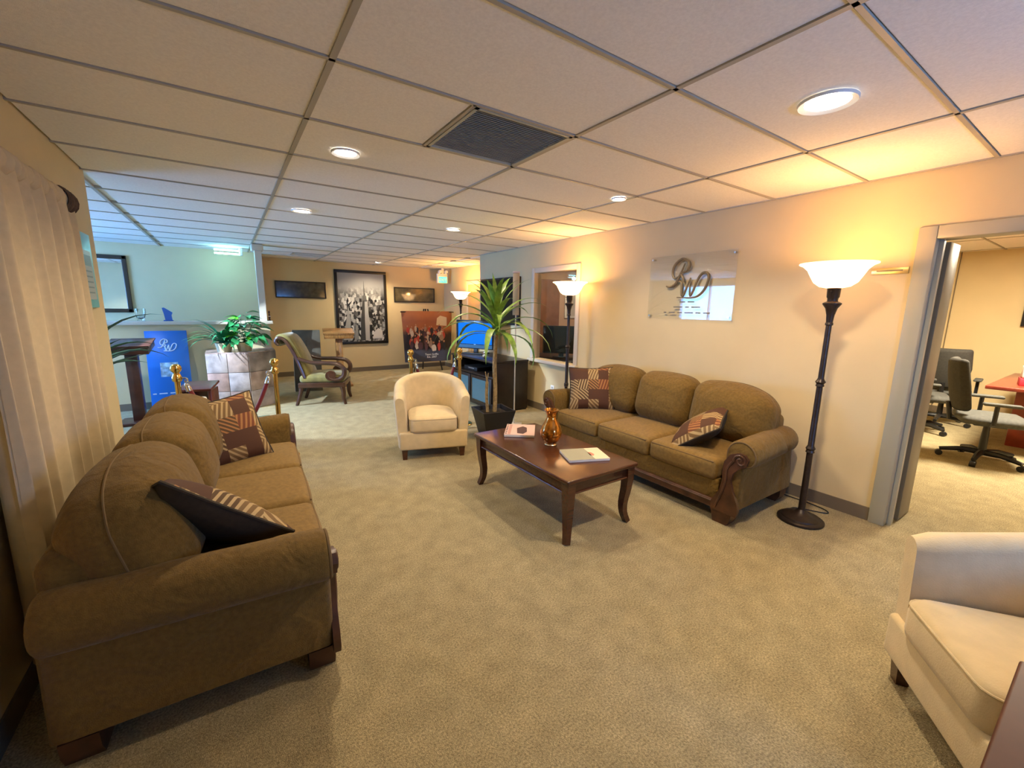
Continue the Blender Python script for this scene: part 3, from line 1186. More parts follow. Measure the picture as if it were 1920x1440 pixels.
ZT = .4525
t = empty('vase', 'amber glass vase with streaked sides on the coffee table', 'vase', (2.03, 2.455, ZT))
AMBER = mat('amber_mercury_glass', (0.50, 0.18, 0.012), 0.12, metal=.75, noise=.75, nscale=14, coat=.6, stretch=(3, 3, .5))
MB().lathe([(0, .0), (.045, .0), (.048, .008), (.042, .018), (.06, .035), (.082, .075), (.085, .105), (.074, .145), (.052, .185), (.037, .22), (.036, .235), (.046, .262), (.058, .282), (.055, .284), (.044, .264), (.032, .235), (.033, .22), (.046, .185), (.066, .145), (.076, .105), (.0, .03)], 32).build('vase_body', AMBER, t)
MB().lathe([(0, .001), (.047, .001), (.05, .006), (.046, .012), (0, .012)], 24).build('foot_ring', mat('silver_foot', (.7, .6, .45), .2, metal=1), t)


def leaf_print(o, shapes, z):
    for nm, poly, colr in shapes:
        MB().zprism(poly, z, z + .0006).build(nm, mat('ink_%02d%02d%02d' % tuple(int(c * 99) for c in colr), colr, .5), o, smooth=0)


t = empty('magazine', 'pink covered magazine with dark photo beside the amber vase', 'magazine', (2.02, 2.86, ZT), R_(-38))
MB().rbox((-.125, -.16, 0), (.125, .16, .020), .003, 1).build('pages', mat('paper_edge', (.70, .66, .58), .7), t)
MB().box((-.126, -.161, .020), (.126, .161, .0212)).build('cover', mat('pink_cover', (.62, .42, .36), .3), t, smooth=0)
sh = [('photo', [(-.02, -.11), (.03, -.125), (.06, -.06), (.055, .06), (.02, .10), (-.03, .04)], (.07, .03, .03)), ('title_band', [(-.10, -.14), (-.075, -.14), (-.075, .14), (-.10, .14)], (.45, .24, .2))]
leaf_print(t, sh, .0212)
for k in range(6):
    y = -.13 + k * .05
    leaf_print(t, [('spot_mark', [(-.122, y), (-.105, y), (-.108, y + .025), (-.12, y + .02)], (.03, .02, .03))], .0212)
t = empty('paperback', 'small white and sage paperback at the near end of the coffee table', 'book', (2.07, 2.12, ZT), R_(-22))
MB().rbox((-.15, -.115, 0), (.15, .115, .018), .002, 1).build('pages', mat('paper_edge', (.70, .66, .58), .7), t)
MB().box((-.151, -.116, .018), (.151, .116, .019)).build('cover', mat('cream_cover', (.66, .60, .42), .35), t, smooth=0)
leaf_print(t, [('sage_photo', [(-.15, -.115), (.04, -.115), (.04, .115), (-.15, .115)], (.30, .29, .21)), ('red_figure', [(.03, -.04), (.055, -.05), (.07, -.02), (.06, .02), (.035, .03)], (.5, .2, .13))], .019)

# ------------------------------------------------------------------ floor lamps
SHADE = mat('frosted_shade', (.95, .88, .74), .5, emit=(1.0, .80, .50), estr=2.2)
ntS = SHADE.node_tree
bS = ntS.nodes['Principled BSDF']
trS = ntS.nodes.new('ShaderNodeBsdfTranslucent')
trS.inputs[0].default_value = (1, .85, .6, 1)
mxS = ntS.nodes.new('ShaderNodeMixShader')
mxS.inputs[0].default_value = .5
ntS.links.new(bS.outputs[0], mxS.inputs[1])
ntS.links.new(trS.outputs[0], mxS.inputs[2])
ntS.links.new(mxS.outputs[0], ntS.nodes['Material Output'].inputs[0])


def floor_lamp(x, y, label, energy, pull=True):
    t = empty('floor_lamp', label, 'floor lamp', (x, y, 0), 0, 'torchiere floor lamps')
    MB().lathe([(0, 0), (.142, 0), (.148, .008), (.146, .018), (.135, .026), (.125, .028), (.12, .036), (.075, .05), (.045, .062), (.032, .078), (.022, .09), (0, .09)], 32).build('base', BRONZE, t)
    pr = [(0, .088), (.024, .088), (.022, .10), (.020, .52), (.029, .525), (.024, .54), (.031, .552), (.024, .566), (.02, .575), (.019, 1.0), (.027, 1.005), (.022, 1.02), (.032, 1.034), (.022, 1.05), (.018, 1.06), (.017, 1.42), (.023, 1.425), (.023, 1.437), (.019, 1.442), (.023, 1.49), (.034, 1.535), (.053, 1.562), (.053, 1.57), (.03, 1.582), (0, 1.582)]
    MB().lathe(pr, 16).build('pole', BRONZE, t)
    nk = MB().lathe([(0, 1.58), (.03, 1.582), (.03, 1.60), (.036, 1.61), (.038, 1.665), (.042, 1.67), (0, 1.672)], 16).build('socket', BRONZE, t)
    MB().tube([(-.03, 0, 1.645), (-.075, -.01, 1.645)], .004, 6).build('switch_key', BRONZE, nk)
    pf = [(.04, 1.668), (.085, 1.678), (.12, 1.705), (.142, 1.745), (.162, 1.785), (.19, 1.812), (.213, 1.822), (.213, 1.828), (.188, 1.82), (.157, 1.79), (.136, 1.747), (.115, 1.71), (.083, 1.684), (.04, 1.674), (.04, 1.668)]
    MB().lathe(pf, 40).build('shade', SHADE, t)
    add_light('bulb', 'POINT', (0, 0, 1.80), energy, (1.0, .48, .12), .05, parent=t)
    return t


floor_lamp(3.379, 1.188, 'bronze torchiere floor lamp between the sofa and the doorway', 7.5)
floor_lamp(3.55, 4.02, 'bronze torchiere floor lamp in front of the pass-through window', 8)
floor_lamp(4.25, 8.35, 'bronze torchiere floor lamp by the hall door beyond the television', 20)
cord = MB().tube(catmull([(3.45, 1.28, .006), (3.55, 1.30, .006), (3.66, 1.12, .006), (3.73, 1.20, .006), (3.74, 1.45, .006), (3.72, 1.62, .006)], 6), .004, 6).build('lamp_cord', BLACKP)
tag(cord, 'thin black cord trailing from the bronze lamp base to the wall', 'cord')

# ------------------------------------------------------------------ wall sign (clear acrylic)
t = empty('wall_sign', 'clear acrylic wall sign with scrolled monogram above the sofa', 'sign', (XR, 2.545, 1.735))
MB().box((-.030, -.462, -.312), (-.024, .462, .312)).build('acrylic_panel', ACRYL, t, smooth=0)
INK = mat('bronze_lettering', (.20, .15, .085), .4, metal=.2)
MS = Matrix.Translation((-.032, .02, .085)) @ Matrix.Rotation(R_(-90), 4, 'Z')
for st in logo_strokes(.46):
    MB().tube(catmull([(x, 0, z) for x, y, z in st], 5), [.006 + .007 * math.sin(PI * k / (5 * (len(st) - 1))) for k in range(5 * (len(st) - 1) + 1)], 6, M=MS).build('monogram_stroke', INK, t)
for z, ws in ((-.145, (.06, .07)), (-.195, (.10, .04, .09)), (-.25, (.03, .07, .05, .09, .05, .07))):
    tot = sum(ws) + .03 * (len(ws) - 1)
    y = tot / 2 - .0
    for w_ in ws:
        MB().rbox((-.033, y - w_, z - .006), (-.0305, y, z + .006), .001, 1).build('word_mark', INK, t)
        y -= w_ + .03
for sy in (-1, 1):
    for sz in (-1, 1):
        MB().tube([(-.036, sy * .435, sz * .285), (0, sy * .435, sz * .285)], .009, 10).build('standoff', CHROME, t)

t = empty('glow_strip', 'gold strip standing in for lamp light between the lamp shade and the door frame', 'glow', (XR, 1.03, 1.795))  # added strip: golden lamp light on the wall, built as metal
MB().rbox((-.008, -.10, -.022), (0, .10, .022), .003, 1).build('plate', mat('glow_strip_gold', (.75, .52, .18), .3, metal=.6), t)
MB().box((-.0092, -.07, -.004), (-.0081, .07, .006)).build('word_mark', INK, t, smooth=0)  # plain dark bar across the added strip, no words

# dark panel on the right wall
t = empty('wall_screen', 'large black wall panel behind the tall potted plant', 'wall panel', (XR, 6.03, 1.61))
MB().rbox((-.05, -.59, -.375), (0, .59, .375), .008, 1).build('frame', BLACKP, t)
MB().box((-.052, -.56, -.345), (-.0505, .56, .345)).build('screen', mat('dark_screen', (.012, .013, .010), .25), t, smooth=0)

# outlet plates
for x, y, z, nm, lb in ((XR, 4.60, .36, 'wall_outlet', 'white outlet plate under the pass-through window'),):
    t = empty(nm, lb, 'outlet', (x, y, z))
    MB().rbox((-.008, -.038, -.06), (0, .038, .06), .003, 1).build('plate', WHITEP, t)
    for dz in (-.025, .025):
        MB().rbox((-.011, -.016, dz - .014), (-.0075, .016, dz + .014), .002, 1).build('socket', TRIMG, t)
t = empty('wall_switch', 'cream switch plate under the framed certificate', 'switch', (XL, 3.93, 1.30))
MB().rbox((0, -.04, -.06), (.008, .04, .06), .003, 1).build('plate', mat('ivory', (.62, .55, .42), .4), t)
MB().rbox((.007, -.012, -.025), (.014, .012, .025), .003, 1).build('rocker', WHITEP, t)
t = empty('framed_certificate', 'teal framed certificate on the wall beside the curtain', 'picture', (XL, 3.98, 1.71))
TEAL = mat('teal_mat', (.13, .42, .42), .3)
MB().rbox((0, -.17, -.245), (.018, .17, .245), .005, 1).build('frame', TEAL, t)
MB().box((.018, -.12, -.19), (.0195, .12, .13)).build('print', mat('certificate_paper', (.42, .45, .42), .4), t, smooth=0)
MB().box((.0195, -.10, .03), (.0202, .10, .10)).build('photo', mat('ink_grey', (.18, .24, .24), .4), t, smooth=0)
for k in range(5):
    MB().box((.0195, -.09, -.15 + k * .035), (.0202, .09, -.14 + k * .035)).build('text_line', mat('ink_grey', (.18, .24, .24), .4), t, smooth=0)

# ------------------------------------------------------------------ curtain
t = empty('curtain', 'cream gathered curtain hanging from a dark rod behind the sofa', 'curtain', (XL, 0, 0))
CURT = mat('cream_curtain', (.60, .49, .31), .85, noise=.05, nscale=30, spec=.1)


def curt(side):
    def g(u, v):
        y = 2.12 + 1.37 * u
        z = .12 + 1.93 * v
        ph = u * 2 * PI * 8.5 + 1.2 * math.sin(u * 11) + .5 * math.sin(u * 23 + v * 2)
        amp = .056 * (1 - .35 * v) * (.7 + .3 * math.sin(u * 9 + 1))
        x = .076 + amp * math.sin(ph)
        if v > .955:
            x = .062 + (x - .062) * .8
        return (x + side * .004, y + .018 * math.cos(ph) * (1 - v * .5), z)
    return g


MB().grid(curt(1), 300, 12).build('panel', CURT, t, smooth=60)
MB().grid(curt(-1), 300, 4).build('lining', CURT, t, smooth=60)


def ruff(u, v):
    y = 2.10 + 1.40 * u
    a = 2 * PI * v
    ph = u * 2 * PI * 19
    r = .034 + .008 * math.sin(ph) + .004 * math.sin(u * 150)
    return (.062 + r * math.cos(a), y, 2.055 + (r + .01) * math.sin(a))


MB().grid(ruff, 300, 10).build('gathered_header', CURT, t, smooth=60)
MB().tube([(.062, 1.95, 2.055), (.062, 3.53, 2.055)], .014, 10).build('rod', BLACKP, t)
DKB = mat('dark_rod_cover', (.09, .055, .035), .8, noise=.3, nscale=40)


def ruff2(u, v):
    y = 3.35 + .18 * u
    a = 2 * PI * v
    r = (.044 + .010 * math.sin(u * 2 * PI * 3.5)) * (1 if u < .9 else 1 - (u - .9) * 5)
    return (.062 + r * math.cos(a), y, 2.055 + (r + .012) * math.sin(a))


MB().grid(ruff2, 40, 14).build('rod_end_cover', DKB, t, smooth=60)
for y in (2.02, 3.52):
    MB().rbox((0, y - .01, 2.03), (.062, y + .01, 2.06), .003, 1).build('bracket', BLACKP, t)

# ------------------------------------------------------------------ tall dracaena in a tapered planter
t = empty('potted_dracaena', 'tall dracaena with long strap leaves in a tapered black planter', 'plant', (2.50, 4.10, 0), R_(-8))
POT = mat('planter_black', (.012, .011, .010), .45)
pv = []


def frustum(mb, w0, w1, z0, z1):
    v = [(sx * w0, sy * w0, z0) for sx, sy in ((-1, -1), (1, -1), (1, 1), (-1, 1))] + [(sx * w1, sy * w1, z1) for sx, sy in ((-1, -1), (1, -1), (1, 1), (-1, 1))]
    mb._add(v, [(3, 2, 1, 0), (4, 5, 6, 7), (0, 1, 5, 4), (1, 2, 6, 5), (2, 3, 7, 6), (3, 0, 4, 7)])
    return mb


pm = MB()
o4 = ((-1, -1), (1, -1), (1, 1), (-1, 1))
v = [(a * .125, c * .125, 0) for a, c in o4] + [(a * .20, c * .20, .34) for a, c in o4] + [(a * .18, c * .18, .34) for a, c in o4] + [(a * .165, c * .165, .27) for a, c in o4]
f = [(3, 2, 1, 0)]
for r0 in (0, 4, 8):
    for k in range(4):
        k2 = (k + 1) % 4
        f.append((r0 + k, r0 + k2, r0 + 4 + k2, r0 + 4 + k))
f.append((12, 13, 14, 15))
pm._add(v, f).build('planter', POT, t, smooth=20)
MB().rbox((-.165, -.165, .265), (.165, .165, .295), .004, 1, nflat=6, puff=(0, 0, .01)).build('soil', SOIL, t)
trunk = catmull([(.02, 0, .30), (.03, .01, .55), (.015, .0, .85), (.03, .01, 1.10), (.04, .01, 1.25)], 5)
MB().tube(trunk, [.026 - .004 * i / len(trunk) for i in range(len(trunk))], 10).build('trunk', BARK, t)
MB().tube(catmull([(-.06, .02, .30), (-.07, .03, .5), (-.065, .03, .66)], 4), .020, 8).build('cane', BARK, t)
MB().tube([(-.065, .03, .65), (-.09, .02, .78)], [.010, .005], 6).build('cane', BARK, t)
MB().tube([(-.065, .03, .65), (-.045, .04, .76)], [.009, .005], 6).build('cane', BARK, t)


def strap_leaf(base, az, L, w, rise, droop, n=9, fold=.25, twist=0):
    """a long leaf that rises, arches and hangs"""
    vv = []
    ff = []
    p = Vector(base)
    el = rise
    step = L / n
    d = Vector((math.cos(az), math.sin(az), 0))
    sd = Vector((-math.sin(az), math.cos(az), 0))
    for i in range(n + 1):
        q = i / n
        wd = w * (math.sin(PI * min(1, .12 + q * .88)) ** .7) * (1 - q ** 5)
        tdir = d * math.cos(el) + Vector((0, 0, 1)) * math.sin(el)
        nrm = -d * math.sin(el) + Vector((0, 0, 1)) * math.cos(el)
        vv += [tuple(p - sd * wd + nrm * wd * fold), tuple(p), tuple(p + sd * wd + nrm * wd * fold)]
        p = p + tdir * step
        el -= droop / n * (.5 + q * 1.2)
        az2 = twist / n
        d = Matrix.Rotation(az2, 3, 'Z') @ d
        sd = Matrix.Rotation(az2, 3, 'Z') @ sd
    for i in range(n):
        a = i * 3
        ff += [(a, a + 1, a + 4, a + 3), (a + 1, a + 2, a + 5, a + 4)]
    return vv, ff


rnd = random.Random(11)
for k in range(34):
    az = k * 2.399 + rnd.uniform(-.2, .2)
    q = k / 33
    z = 1.18 + .22 * q
    rise = 0.15 + 1.25 * q + rnd.uniform(-.12, .12)
    droop = 2.4 - 1.5 * q + rnd.uniform(-.2, .3)
    L = .80 - .30 * q * q + rnd.uniform(-.06, .10)
    vv, ff = strap_leaf((.035, .01, z), az, L,   .036 + rnd.uniform(-.004, .006), rise, droop, twist=rnd.uniform(-.3, .3))
    MB()._add(vv, ff).build('leaf', LEAF, t, smooth=60, weld=False)
MB().tube([(.04, .01, 1.2), (.042, .01, 1.42)], [.03, .012], 8).build('crown_stem', LEAF, t)

# narrow tall sign stand beside it
t = empty('sign_stand', 'slim pale sign stand with a narrow slanted board behind the planter', 'stand', (3.02, 4.42, 0), R_(-35))
PALE = mat('pale_metal', (.62, .56, .46), .35, metal=.3)
MB().rbox((-.10, -.07, 0), (.10, .07, .012), .004, 1).build('base', PALE, t)
MB().tube([(0, 0, .01), (0, 0, 1.55)], .008, 8).build('pole', PALE, t)
MB().rbox((-.04, -.010, 1.42), (.04, .002, 1.93), .004, 1, M=Matrix.Rotation(R_(3), 4, 'X')).build('board', mat('board_tan', (.46, .36, .24), .6), t)
MB().rbox((-.043, -.014, 1.925), (.043, .006, 1.945), .003, 1, M=Matrix.Rotation(R_(3), 4, 'X')).build('board_cap', mat('cap_pink', (.62, .50, .46), .5), t)

# ------------------------------------------------------------------ tv cabinet and television
t = empty('tv_cabinet', 'dark wood television cabinet with glass door against the wall', 'cabinet', (3.36, 5.67, 0))
cxh, cyh, ch = .30, .66, .755
MB().rbox((-cxh - .015, -cyh - .015, ch - .03), (cxh, cyh + .015, ch), .006, 1).build('top', ESPRESSO, t)
for s in (-1, 1):
    MB().rbox((-cxh, s * (cyh - .015) - .015, .02), (cxh, s * (cyh - .015) + .015, ch - .03), .003, 1).build('side_panel', ESPRESSO, t)
MB().rbox((cxh - .015, -cyh + .03, .03), (cxh, cyh - .03, ch - .03), .002, 1).build('back_panel', ESPRESSO, t)
MB().rbox((-cxh, -cyh + .03, .05), (cxh - .015, cyh - .03, .08), .002, 1).build('bottom', ESPRESSO, t)
MB().rbox((-cxh, -cyh + .03, .50), (cxh - .015, cyh - .03, .525), .002, 1).build('shelf', ESPRESSO, t)
MB().rbox((-cxh, -.012, .08), (cxh - .015, .012, .50), .002, 1).build('divider', ESPRESSO, t)
GL2 = mat('tinted_glass', (.05, .12, .15), .08, spec=.8)
for y0, y1 in ((-cyh + .035, -.015), (.015, cyh - .035)):
    d_ = MB().rbox((-cxh - .018, y0, .085), (-cxh - .002, y1, .495), .003, 1).build('door', ESPRESSO, t)
    MB().box((-cxh - .0205, y0 + .05, .13), (-cxh - .0185, y1 - .05, .45)).build('glass', GL2, d_, smooth=0)
    MB().tube([(-cxh - .03, (y0 + y1) / 2, .47), (-cxh - .018, (y0 + y1) / 2, .47)], .008, 8).build('knob', CHROME, d_)
for sx in (-1, 1):
    for sy in (-1, 1):
        MB().rbox((sx * (cxh - .03) - .02, sy * (cyh - .03) - .02, 0), (sx * (cxh - .03) + .02, sy * (cyh - .03) + .02, .025), .003, 1).build('foot', ESPRESSO, t)
t = empty('disc_player', 'slim black disc player on the cabinet shelf under the television', 'player', (3.28, 5.85, .525))
MB().rbox((-.14, -.21, .004), (.14, .21, .06), .004, 1).build('case', BLACKP, t)
MB().box((-.1415, -.12, .03), (-.1402, .06, .045)).build('tray_front', mat('grey_metal', (.35, .36, .38), .3, metal=.6), t, smooth=0)
t = empty('television', 'flat television showing a plain blue screen on the dark cabinet', 'television', (3.36, 6.08, .756), R_(-62))
MB().rbox((-.37, -.02, .075), (.37, .05, .545), .015, 2).build('case', mat('piano_black', (.008, .008, .010), .12), t)
MB().box((-.325, -.0225, .155), (.325, -.0202, .50)).build('screen', mat('blue_screen', (.0, .02, .1), .6, spec=.1, emit=(.0, .13, .62), estr=.55), t, smooth=0)
MB().box((-.33, -.0225, .09), (.33, -.0202, .145)).build('speaker_strip', mat('blue_grille', (.01, .05, .09), .3), t, smooth=0)
MB().box((-.02, -.0240, .147), (.02, -.0226, .153)).build('badge', CHROME, t, smooth=0)
MB().rbox((-.04, .0, .015), (.04, .03, .10), .006, 1).build('neck', BLACKP, t)
MB().rbox((-.20, -.11, 0), (.20, .12, .016), .006, 2).build('foot_plate', BLACKP, t)
orn = MB().ell((0, 0, .035), (.035, .035, .035), 14, 10)
orn.ell((0, 0, .085), (.02, .02, .02), 12, 8)
o = orn.build('silver_ornament', CHROME)
o.location = (3.15, 5.42, .755)
tag(o, 'small silver ornament on the cabinet beside the television', 'ornament')

# ------------------------------------------------------------------ rope posts


def stanchion(x, y, side, label):
    t = empty('rope_post', label, 'stanchion', (x, y, 0), 0, 'brass rope posts')
    MB().lathe([(0, 0), (.155, 0), (.16, .006), (.15, .016), (.10, .026), (.05, .04), (.03, .06), (0, .06)], 28).build('base', BRASS, t)
    MB().tube([(0, 0, .05), (0, 0, .90)], .022, 14).build('pole', BRASS, t)
    MB().lathe([(0, .845), (.03, .845), (.036, .855), (.036, .885), (.03, .895), (.026, .91), (0, .912)], 16).build('ring', BRASS, t)
    MB().lathe([(0, .905), (.020, .905), (.022, .92), (.036, .935), (.042, .955), (.036, .98), (.02, .993), (0, .996)], 18).build('ball_finial', BRASS, t)
    hk = [(side * .03, 0, .87), (side * .055, 0, .872), (side * .07, 0, .86), (side * .066, 0, .84), (side * .05, 0, .838)]
    MB().tube(catmull(hk, 4), .006, 8).build('hook', CHROME, t)
    return t


ys = 4.52
S = [(-.40, ys), (.34, ys + .10), (1.80, ys + .35), (2.42, ys + .28)]
stanchion(*S[0], 1, 'brass rope post beside the white candle')
stanchion(*S[1], -1, 'brass rope post at the passage end, beside the green glass table')
stanchion(*S[2], 1, 'brass rope post behind the cream tub chair, nearer the far wall')
stanchion(*S[3], -1, 'brass rope post between the tub chair and the black planter')


def velvet_rope(a, b_, label):
    t = empty('velvet_rope', label, 'rope', (a[0], a[1], 0), math.atan2(b_[1] - a[1], b_[0] - a[0]), 'dark red velvet ropes')
    L = math.hypot(b_[0] - a[0], b_[1] - a[1])
    P = []
    n = 20
    for k in range(n + 1):
        q = k / n
        P.append((.062 + (L - .124) * q, 0, .80 - .46 * (1 - abs(2 * q - 1) ** 1.9)))
    MB().tube(P, .019, 10).build('rope_body', VELVET, t)
    for x, e in ((.062, 1), (L - .062, -1)):
        MB().tube([(x + e * .012, 0, .755), (x, 0, .80), (x - e * .004, 0, .825)], [.024, .022, .010], 10).build('end_cap', CHROME, t)
        MB().tube([(x + .012 * math.cos(2 * PI * k / 10), 0, .842 + .016 * math.sin(2 * PI * k / 10)) for k in range(11)], .004, 6, cap=False).build('ring', CHROME, t)
    return t


velvet_rope(S[0], S[1], 'dark red velvet rope between the posts by the candle')
velvet_rope(S[2], S[3], 'dark red velvet rope behind the cream tub chair')

# ------------------------------------------------------------------ end table with candle, cherry stand behind
t = empty('end_table', 'low end table with pale green glass top beyond the sofa arm', 'table', (-.02, 4.12, 0))
GTOP = mat('green_glass_top', (.30, .48, .42), .08, spec=.7)
MB().rbox((-.27, -.20, .50), (.27, .20, .512), .004, 1).build('glass_top', GTOP, t)
for sx in (-1, 1):
    for sy in (-1, 1):
        MB().rbox((sx * .23 - .02, sy * .16 - .02, 0), (sx * .23 + .02, sy * .16 + .02, .50), .004, 1).build('leg', CHERRY, t)
MB().rbox((-.21, -.175, .45), (.21, -.145, .495), .003, 1).build('apron', CHERRY, t)
MB().rbox((-.21, .145, .45), (.21, .175, .495), .003, 1).build('apron', CHERRY, t)
t = empty('candle', 'short white pillar candle on the green glass end table', 'candle', (-.235, 4.16, .5125))
MB().lathe([(0, 0), (.042, 0), (.043, .01), (.042, .235), (.038, .242), (.03, .235), (0, .23)], 20).build('wax', mat('candle_wax', (.78, .72, .58), .5), t)
MB().tube([(0, 0, .225), (.004, 0, .26)], .002, 6).build('wick', BLACKP, t)
t = empty('display_stand', 'small cherry wood display stand with slanted top behind the candle', 'stand', (-.29, 5.05, 0), R_(-12))
MB().rbox((-.14, -.16, 0), (.14, .16, .025), .008, 2, M=Matrix.Translation((0, 0, .695)) @ Matrix.Rotation(R_(6), 4, 'X')).build('top', mat('cherry_red_wood', (.10, .02, .014), .3, noise=.3, nscale=9, coat=.3), t)
for sx in (-1, 1):
    MB().rbox((sx * .115 - .015, -.13, 0), (sx * .115 + .015, .13, .68), .006, 1).build('side_panel', mat('cherry_red_wood', (.10, .02, .014), .3), t)
MB().rbox((-.10, .09, .1), (.10, .11, .68), .003, 1).build('back_panel', mat('cherry_red_wood', (.10, .02, .014), .3), t)

# ------------------------------------------------------------------ scrolled armchair
t = empty('scroll_armchair', 'carved mahogany armchair with olive velvet scrolled back and curled arms', 'armchair', (1.20, 7.08, 0), math.atan2(-.25, .66) + PI / 2)
OLIVE = mat('olive_velvet', (.20, .165, .042), .7, noise=.3, nscale=8, sheen=.25)
MAHO = mat('mahogany', (.055, .020, .009), .3, noise=.3, nscale=9, coat=.3)
# local: front -y, width x
MB().rbox((-.30, -.33, .34), (.30, .30, .46), .05, 3, nflat=6, puff=(0, .01, .03)).build('seat', OLIVE, t)
MB().rbox((-.31, -.34, .27), (.31, .32, .345), .012, 2).build('seat_rail', MAHO, t)
prof = catmull([(0, .20, .42), (0, .25, .58), (0, .31, .75), (0, .38, .90), (0, .45, 1.0), (0, .53, 1.02), (0, .56, .96), (0, .52, .92)], 4)
bm_ = MB()
vv = []
ff = []
n = len(prof)
for s, xx in enumerate((-.27, -.24, .24, .27)):
    for i, p in enumerate(prof):
        tg = (prof[min(i + 1, n - 1)] - prof[max(i - 1, 0)]).normalized()
        nr = Vector((0, -tg.z, tg.y))
        th = (.055 if i < n - 8 else .055 - .004 * (i - n + 8)) * (.65 if s in (0, 3) else 1)
        vv += [tuple(p + nr * th + Vector((xx, 0, 0))), tuple(p - nr * th * .5 + Vector((xx, 0, 0)))]
for s in range(3):
    for i in range(n - 1):
        a = s * 2 * n + 2 * i
        c_ = (s + 1) * 2 * n + 2 * i
        ff += [(a, a + 2, c_ + 2, c_), (a + 1, c_ + 1, c_ + 3, a + 3)]
    a, c_ = s * 2 * n, (s + 1) * 2 * n
    ff += [(a, c_, c_ + 1, a + 1), (a + 2 * n - 2, a + 2 * n - 1, c_ + 2 * n - 1, c_ + 2 * n - 2)]
for s in (0, 3):
    for i in range(n - 1):
        a = s * 2 * n + 2 * i
        ff.append((a, a + 1, a + 3, a + 2) if s == 0 else (a, a + 2, a + 3, a + 1))
bm_._add(vv, ff)
bm_.build('backrest', OLIVE, t, smooth=60)
for sx in (-1, 1):
    MB().tube([p + Vector((sx * .285, .02, 0)) for p in prof], .026, 8).build('back_stile', MAHO, t)
    arm = catmull([(sx * .29, .30, .72), (sx * .30, .12, .655), (sx * .31, -.10, .645), (sx * .315, -.26, .625), (sx * .315, -.34, .55), (sx * .315, -.33, .45), (sx * .315, -.25, .395), (sx * .315, -.15, .41), (sx * .315, -.12, .46), (sx * .315, -.155, .50), (sx * .315, -.20, .485)], 4)
    MB().tube(arm, [.024 + .012 * math.sin(PI * i / len(arm)) for i in range(len(arm))], 8).build('arm', MAHO, t)
    MB().tube([(sx * .285, -.15, .455), (sx * .345, -.15, .455)], .075, 16).build('arm_rosette', MAHO, t)
    fl_ = catmull([(sx * .27, -.29, .30), (sx * .275, -.31, .20), (sx * .275, -.31, .10), (sx * .28, -.335, .0)], 4)
    MB().tube(fl_, [.042 - .020 * i / len(fl_) for i in range(len(fl_))], 8).build('leg', MAHO, t)
    bl_ = catmull([(sx * .27, .28, .30), (sx * .275, .30, .18), (sx * .275, .36, .0)], 4)
    MB().tube(bl_, [.036 - .014 * i / len(bl_) for i in range(len(bl_))], 8).build('leg', MAHO, t)

# leaning board behind the chair
t = empty('foam_board', 'tall grey display board leaning behind the scrolled armchair', 'board', (1.10, 8.05, 0), R_(-12))
Mb = Matrix.Rotation(R_(-9), 4, 'X')
MB().rbox((-.22, 0, 0), (.22, .012, 1.08), .002, 1, M=Mb).build('board', mat('grey_board', (.10, .085, .06), .5, noise=.4, nscale=5), t)
MB().box((-.225, -.001, 0), (-.2195, .013, 1.08), M=Mb).build('white_edge', mat('foam_edge', (.7, .74, .75), .5), t, smooth=0)
MB().tube([(0, .03, .90), (0, .30, .0)], .010, 6).build('strut', mat('grey_board', (.10, .085, .06)), t)

# oak lectern


def lectern(name, label, x, y, rz, m1, h=1.0, w=.25):
    t = empty(name, label, 'lectern', (x, y, 0), rz, 'slant top lecterns')
    MB().rbox((-.20, -.18, 0), (.20, .18, .04), .01, 2).build('base', m1, t)
    MB().rbox((-.06, -.05, .035), (.06, .05, h - .06), .006, 1).build('post', m1, t)
    Mt = Matrix.Translation((0, 0, h)) @ Matrix.Rotation(R_(12), 4, 'X')
    MB().rbox((-w, -.19, -.085), (w, .19, -.002), .006, 1, M=Mt).build('tray', m1, t)
    MB().rbox((-w - .015, -.205, -.004), (w + .015, .205, .014), .005, 1, M=Mt).build('slant_top', m1, t)
    MB().rbox((-w - .015, -.21, .012), (w + .015, -.19, .030), .003, 1, M=Mt).build('book_stop', m1, t)
    return t


lectern('lectern', 'honey oak lectern standing before the tall city photograph', 1.70, 8.35, R_(-8), OAK, 1.02)
lectern('lectern', 'dark cherry lectern beside the blue poster in the side bay', -1.02, 6.9, R_(-4), mat('dark_lectern_wood', (.06, .018, .010), .35, noise=.3, nscale=8, coat=.2), 1.0, .20)

# blue poster leaning on the half wall
t = empty('poster_board', 'blue poster board with white scrolled monogram leaning on the half wall', 'poster', (-.74, 7.50, 0))
Mp = Matrix.Rotation(R_(-10), 4, 'X')
MB().rbox((-.235, 0, 0), (.235, .012, 1.13), .002, 1, M=Mp).build('board', mat('poster_blue', (.012, .15, .52), .35), t)
WHT = mat('poster_white', (.55, .66, .80), .4)
for st in logo_strokes(.21):
    MB().tube(catmull([(x, -.003, z + .93) for x, y, z in st], 4), .006, 5, M=Mp).build('monogram_stroke', WHT, t)
ph = MB().box((-.10, -.002, .48), (.10, -.0005, .68), M=Mp).build('photo', mat('pale_photo', (.30, .48, .62), .4, noise=.6, nscale=18), t, smooth=0)
for k, (x0, x1) in enumerate(((-.21, -.17), (-.14, -.05), (-.02, .06), (.09, .18))):
    MB().box((x0, -.002, .24), (x1, -.0005, .255), M=Mp).build('word_mark', WHT, t, smooth=0)

